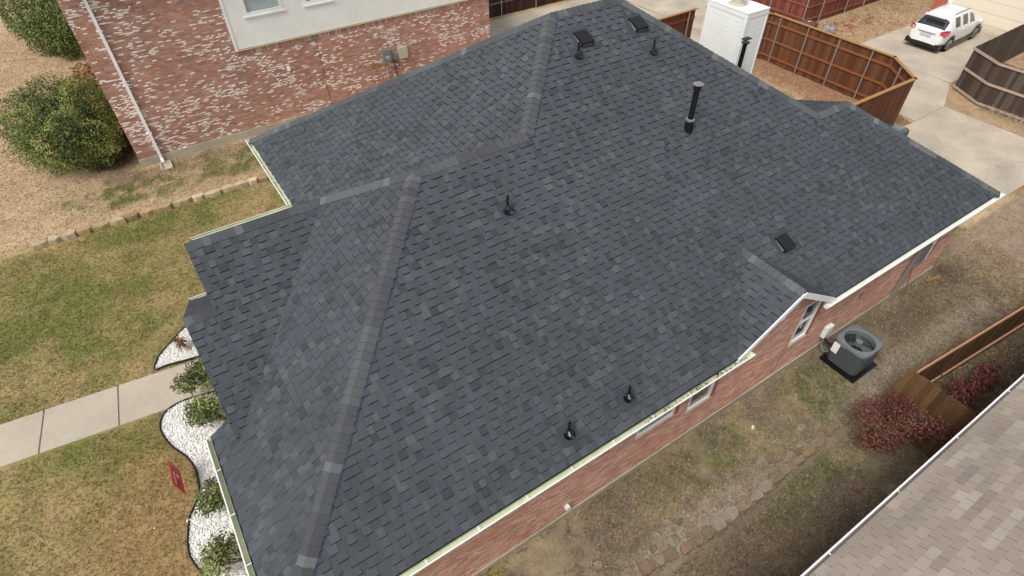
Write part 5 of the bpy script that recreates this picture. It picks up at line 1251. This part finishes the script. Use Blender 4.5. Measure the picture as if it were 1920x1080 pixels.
# scattered rubble and litter
V, Fc, C, _ = pebbles([(11.5, 2.15), (18, 2.05), (18, 2.6), (14, 2.75), (11.5, 2.5)], 800, .008, .035, 'gravel', [lin((150, 134, 112)), lin((130, 114, 92)), lin((170, 156, 136))], .005); quick(V, Fc, C, 'gravel', 'stone', kind='stuff')
V, Fc, C, _ = pebbles([(3, 1.6), (17.5, 1.9), (17.3, 3.85), (3, 3.85)], 520, .006, .016, 'gravel', [lin((200, 186, 160)), lin((150, 110, 70)), lin((120, 96, 70)), lin((230, 226, 216))], .02); quick(V, Fc, C, 'leaf_litter', 'stone', kind='stuff')
V, Fc, C, _ = pebbles([(12, .5), (19, .5), (19, 1.3), (12, 1.6)], 900, .01, .028, 'gravel', [lin((130, 96, 66)), lin((100, 74, 52)), lin((150, 116, 84)), lin((84, 62, 46))], .01); quick(V, Fc, C, 'leaf_litter', 'stone', kind='stuff')
V, Fc, C, _ = pebbles([(31, 15.5), (39, 15.5), (39, 18.2), (31, 18.2)], 800, .02, .045, 'gravel', [lin((150, 104, 70)), lin((180, 140, 100)), lin((124, 84, 58))], .01); quick(V, Fc, C, 'leaf_litter', 'stone', kind='stuff')
for i, (xx, yy, s_, lb) in enumerate(((8.68, 3.2, .07, 'small pale stone lying on the side yard below the dormer window'), (-2.72, 8.12, .075, 'white cobble by the black edging, left of the small shrub'), (-3.35, 8.35, .035, 'tiny white chip on the dry lawn near the red sign'))):
    r = thing('rock', (xx, yy, 0), lb, 'stone'); rock((xx, yy, 0), s_ * 1.4, s_, s_ * .7, .4, lin((226, 220, 208))).build('stone', 'stone', r)
pk = thing('plank', (17.0, 3.7, 0), 'short grey board lying by the foundation near the meter boxes', 'plank'); MB().bar((16.75, 3.72, .05), (17.3, 3.6, .05), .1, .04).build('board', 'timber', pk)
lt = thing('plank', (12.2, 2.0, 0), 'orange brown landscape timber on the dirt beside the narrow board fence', 'plank'); MB().bar((12.1, 2.0, .05), (14.1, 1.82, .05), .13, .1).build('board', 'timber', lt)
lt = thing('plank', (15.4, 1.9, 0), 'long landscape timber at the foot of the side yard fence', 'plank'); MB().bar((15.5, 1.72, .05), (18.6, 1.5, .05), .13, .1).build('board', 'timber', lt)
hl = thing('plank', (15.4, 3.75, 0), 'slim board leaning on the brick wall beside the conduit', 'plank'); MB().bar((15.62, 3.72, .02), (15.58, 3.9, 1.0), .06, .02).build('board', 'timber', hl)

# bins and oddments past the cedar fence
tb = thing('trash_bin', (28.75, 17.0, 0), 'brown wheeled trash bin behind the cedar fence', 'trash bin')
def bin_():
    c = np.array([28.75, 17.0, 0]); b = MB(); w, l = .3, .36
    b.add([c + (-w * .8, -l * .8, .05), c + (w * .8, -l * .8, .05), c + (w * .8, l * .8, .05), c + (-w * .8, l * .8, .05), c + (-w, -l, 1.0), c + (w, -l, 1.0), c + (w, l, 1.0), c + (-w, l, 1.0)], [(0, 3, 2, 1), (0, 1, 5, 4), (1, 2, 6, 5), (2, 3, 7, 6), (3, 0, 4, 7)]); b.build('bin_body', 'binbrown', tb)
    l_ = MB(); l_.add([c + (-w - .03, -l - .03, 1.0), c + (w + .03, -l - .03, 1.0), c + (w + .03, l + .03, 1.04), c + (-w - .03, l + .03, 1.04), c + (-w * .8, -l * .8, 1.07), c + (w * .8, -l * .8, 1.07), c + (w * .8, l * .8, 1.1), c + (-w * .8, l * .8, 1.1)], [(4, 5, 6, 7), (0, 1, 5, 4), (1, 2, 6, 5), (2, 3, 7, 6), (3, 0, 4, 7)]); l_.build('bin_lid', 'binbrown', tb)
    MB().tube([c + (-.2, l + .06, 1.0), c + (.2, l + .06, 1.0)], .02, 8).build('bin_handle', 'binbrown', tb)
    for s in (-1, 1): MB().tube([c + (s * .24, l * .8, .1), c + (s * .3, l * .8, .1)], .1, 12).build('wheel', 'tyre', tb)
    MB().add([c + (-.12, -.06, 1.092), c + (.12, -.06, 1.092), c + (.12, .0, 1.096), c + (-.12, .0, 1.096)], [(0, 1, 2, 3)]).build('sticker', 'tarp', tb)
bin_()
bg_ = thing('bag', (30.9, 17.0, 0), 'crumpled silvery bag on the dirt strip behind the cedar fence', 'bag')
V = MB(); ico = []
def lumpy(c, r, n1, n2, m, nm, par, k=.25, cols=(.5, .5, .5)):
    vs, fs = [], []
    for i in range(n1 + 1):
        for j in range(n2):
            th, ph = math.pi * i / n1, 2 * math.pi * j / n2; q = 1 + rng.uniform(-k, k); vs.append((c[0] + r[0] * q * math.sin(th) * math.cos(ph), c[1] + r[1] * q * math.sin(th) * math.sin(ph), max(.01, c[2] + r[2] * q * math.cos(th))))
    for i in range(n1):
        for j in range(n2): fs.append((i * n2 + j, (i + 1) * n2 + j, (i + 1) * n2 + (j + 1) % n2, i * n2 + (j + 1) % n2))
    MB().add(vs, fs, cols).build(nm, m, par)
lumpy((30.9, 17.0, .2), (.36, .3, .24), 6, 10, 'galv', 'bag_body', bg_)
tp = thing('tarp', (31.4, 8.0, 0), 'white crumpled tarp heaped on the grass inside the grey fence, right edge', 'tarp'); lumpy((31.0, 7.2, .25), (.6, .5, .5), 6, 11, 'tarp', 'tarp_fold', tp, .3); lumpy((31.3, 7.9, .12), (.5, .4, .2), 5, 9, 'galv', 'tarp_edge', tp, .3)

# weeds along the grey fence and twiggy stuff
def blades(X, Y, hgt, wid, cols, name, m='grass', lean=.7, z=0.0, kpb=3, **kw):
    n = len(X); k = kpb; X = np.repeat(X, k) + nr.normal(size=n * k) * .012; Y = np.repeat(Y, k) + nr.normal(size=n * k) * .012; n *= k; C = np.repeat(cols, k, axis=0)
    a = nr.uniform(0, 6.28, n); h = hgt * nr.uniform(.5, 1.3, n); ln = nr.uniform(.1, lean, n) * h * 1.6; w = wid * nr.uniform(.6, 1.3, n)
    bx_, by_ = np.cos(a), np.sin(a); z = gz(X, Y); t1 = np.stack([X + bx_ * ln, Y + by_ * ln, z + h], -1)
    V = np.stack([np.stack([X - by_ * w / 2, Y + bx_ * w / 2, z], -1), np.stack([X + by_ * w / 2, Y - bx_ * w / 2, z], -1), t1], 1).reshape(-1, 3)
    quick(V, np.arange(3 * n).reshape(n, 3), C, name, m, **kw)
def sow(n, x0, x1, y0, y1, hgt, wid, name, kpb=3, sel=None, tint=1.0):
    X = nr.uniform(x0, x1, n); Y = nr.uniform(y0, y1, n); k = inview(X, Y, 0.0)
    for p in NOGRASS: k &= ~in_poly(X, Y, p)
    if sel is not None: k &= sel(X, Y)
    X, Y = X[k], Y[k]; C = ground_col(X, Y)
    j = nr.random(len(X)); C = C * nr.uniform(.6, 1.6, len(X))[:, None] * tint
    C = np.where((j < .16)[:, None], C * .4 + np.array(lin((206, 184, 134))) * .6, C); C = np.where((j > .88)[:, None], C * .55 + np.array(lin((84, 94, 40))) * .35, C)
    blades(X, Y, hgt, wid, C, name, kpb=kpb, kind='stuff')
sow(88000, -9, 2.9, 3.5, 20.0, .045, .013, 'grass', sel=lambda x, y: ~((x > -1) & (y < 12.2)) & ~((x > 2.2) & (y < 16.5)))
sow(60000, -11, 4, 20.2, 42, .04, .026, 'grass', kpb=2, sel=lambda x, y: ~((x > -1.3) & (y > 23.2)))
sow(70000, 1.5, 20, .4, 3.9, .035, .013, 'grass', sel=lambda x, y: (fbm(x * 1.1, y * 1.1) + .5 * fbm(x * 6, y * 6) > .6), tint=.9)
sow(20000, 17, 25.6, 9.4, 19.3, .05, .018, 'grass', kpb=2)
sow(14000, 29.3, 40, .5, 18.4, .05, .022, 'grass', kpb=2)
sow(6000, 17.4, 27, -1, 4.5, .04, .018, 'grass', kpb=2)
Xw = nr.uniform(28.9, 29.25, 260); Yw = nr.uniform(1.5, 8.4, 260); blades(Xw, Yw, .32, .02, np.tile(np.array(lin((186, 164, 150))), (260, 1)) * nr.uniform(.7, 1.2, 260)[:, None], 'weeds', kind='stuff')
Xw = nr.uniform(-2.6, -1.4, 900); Yw = nr.uniform(27.5, 33, 900); blades(Xw, Yw, .45, .014, np.tile(np.array(lin((178, 146, 104))), (900, 1)) * nr.uniform(.6, 1.2, 900)[:, None], 'dry_grass', kind='stuff')
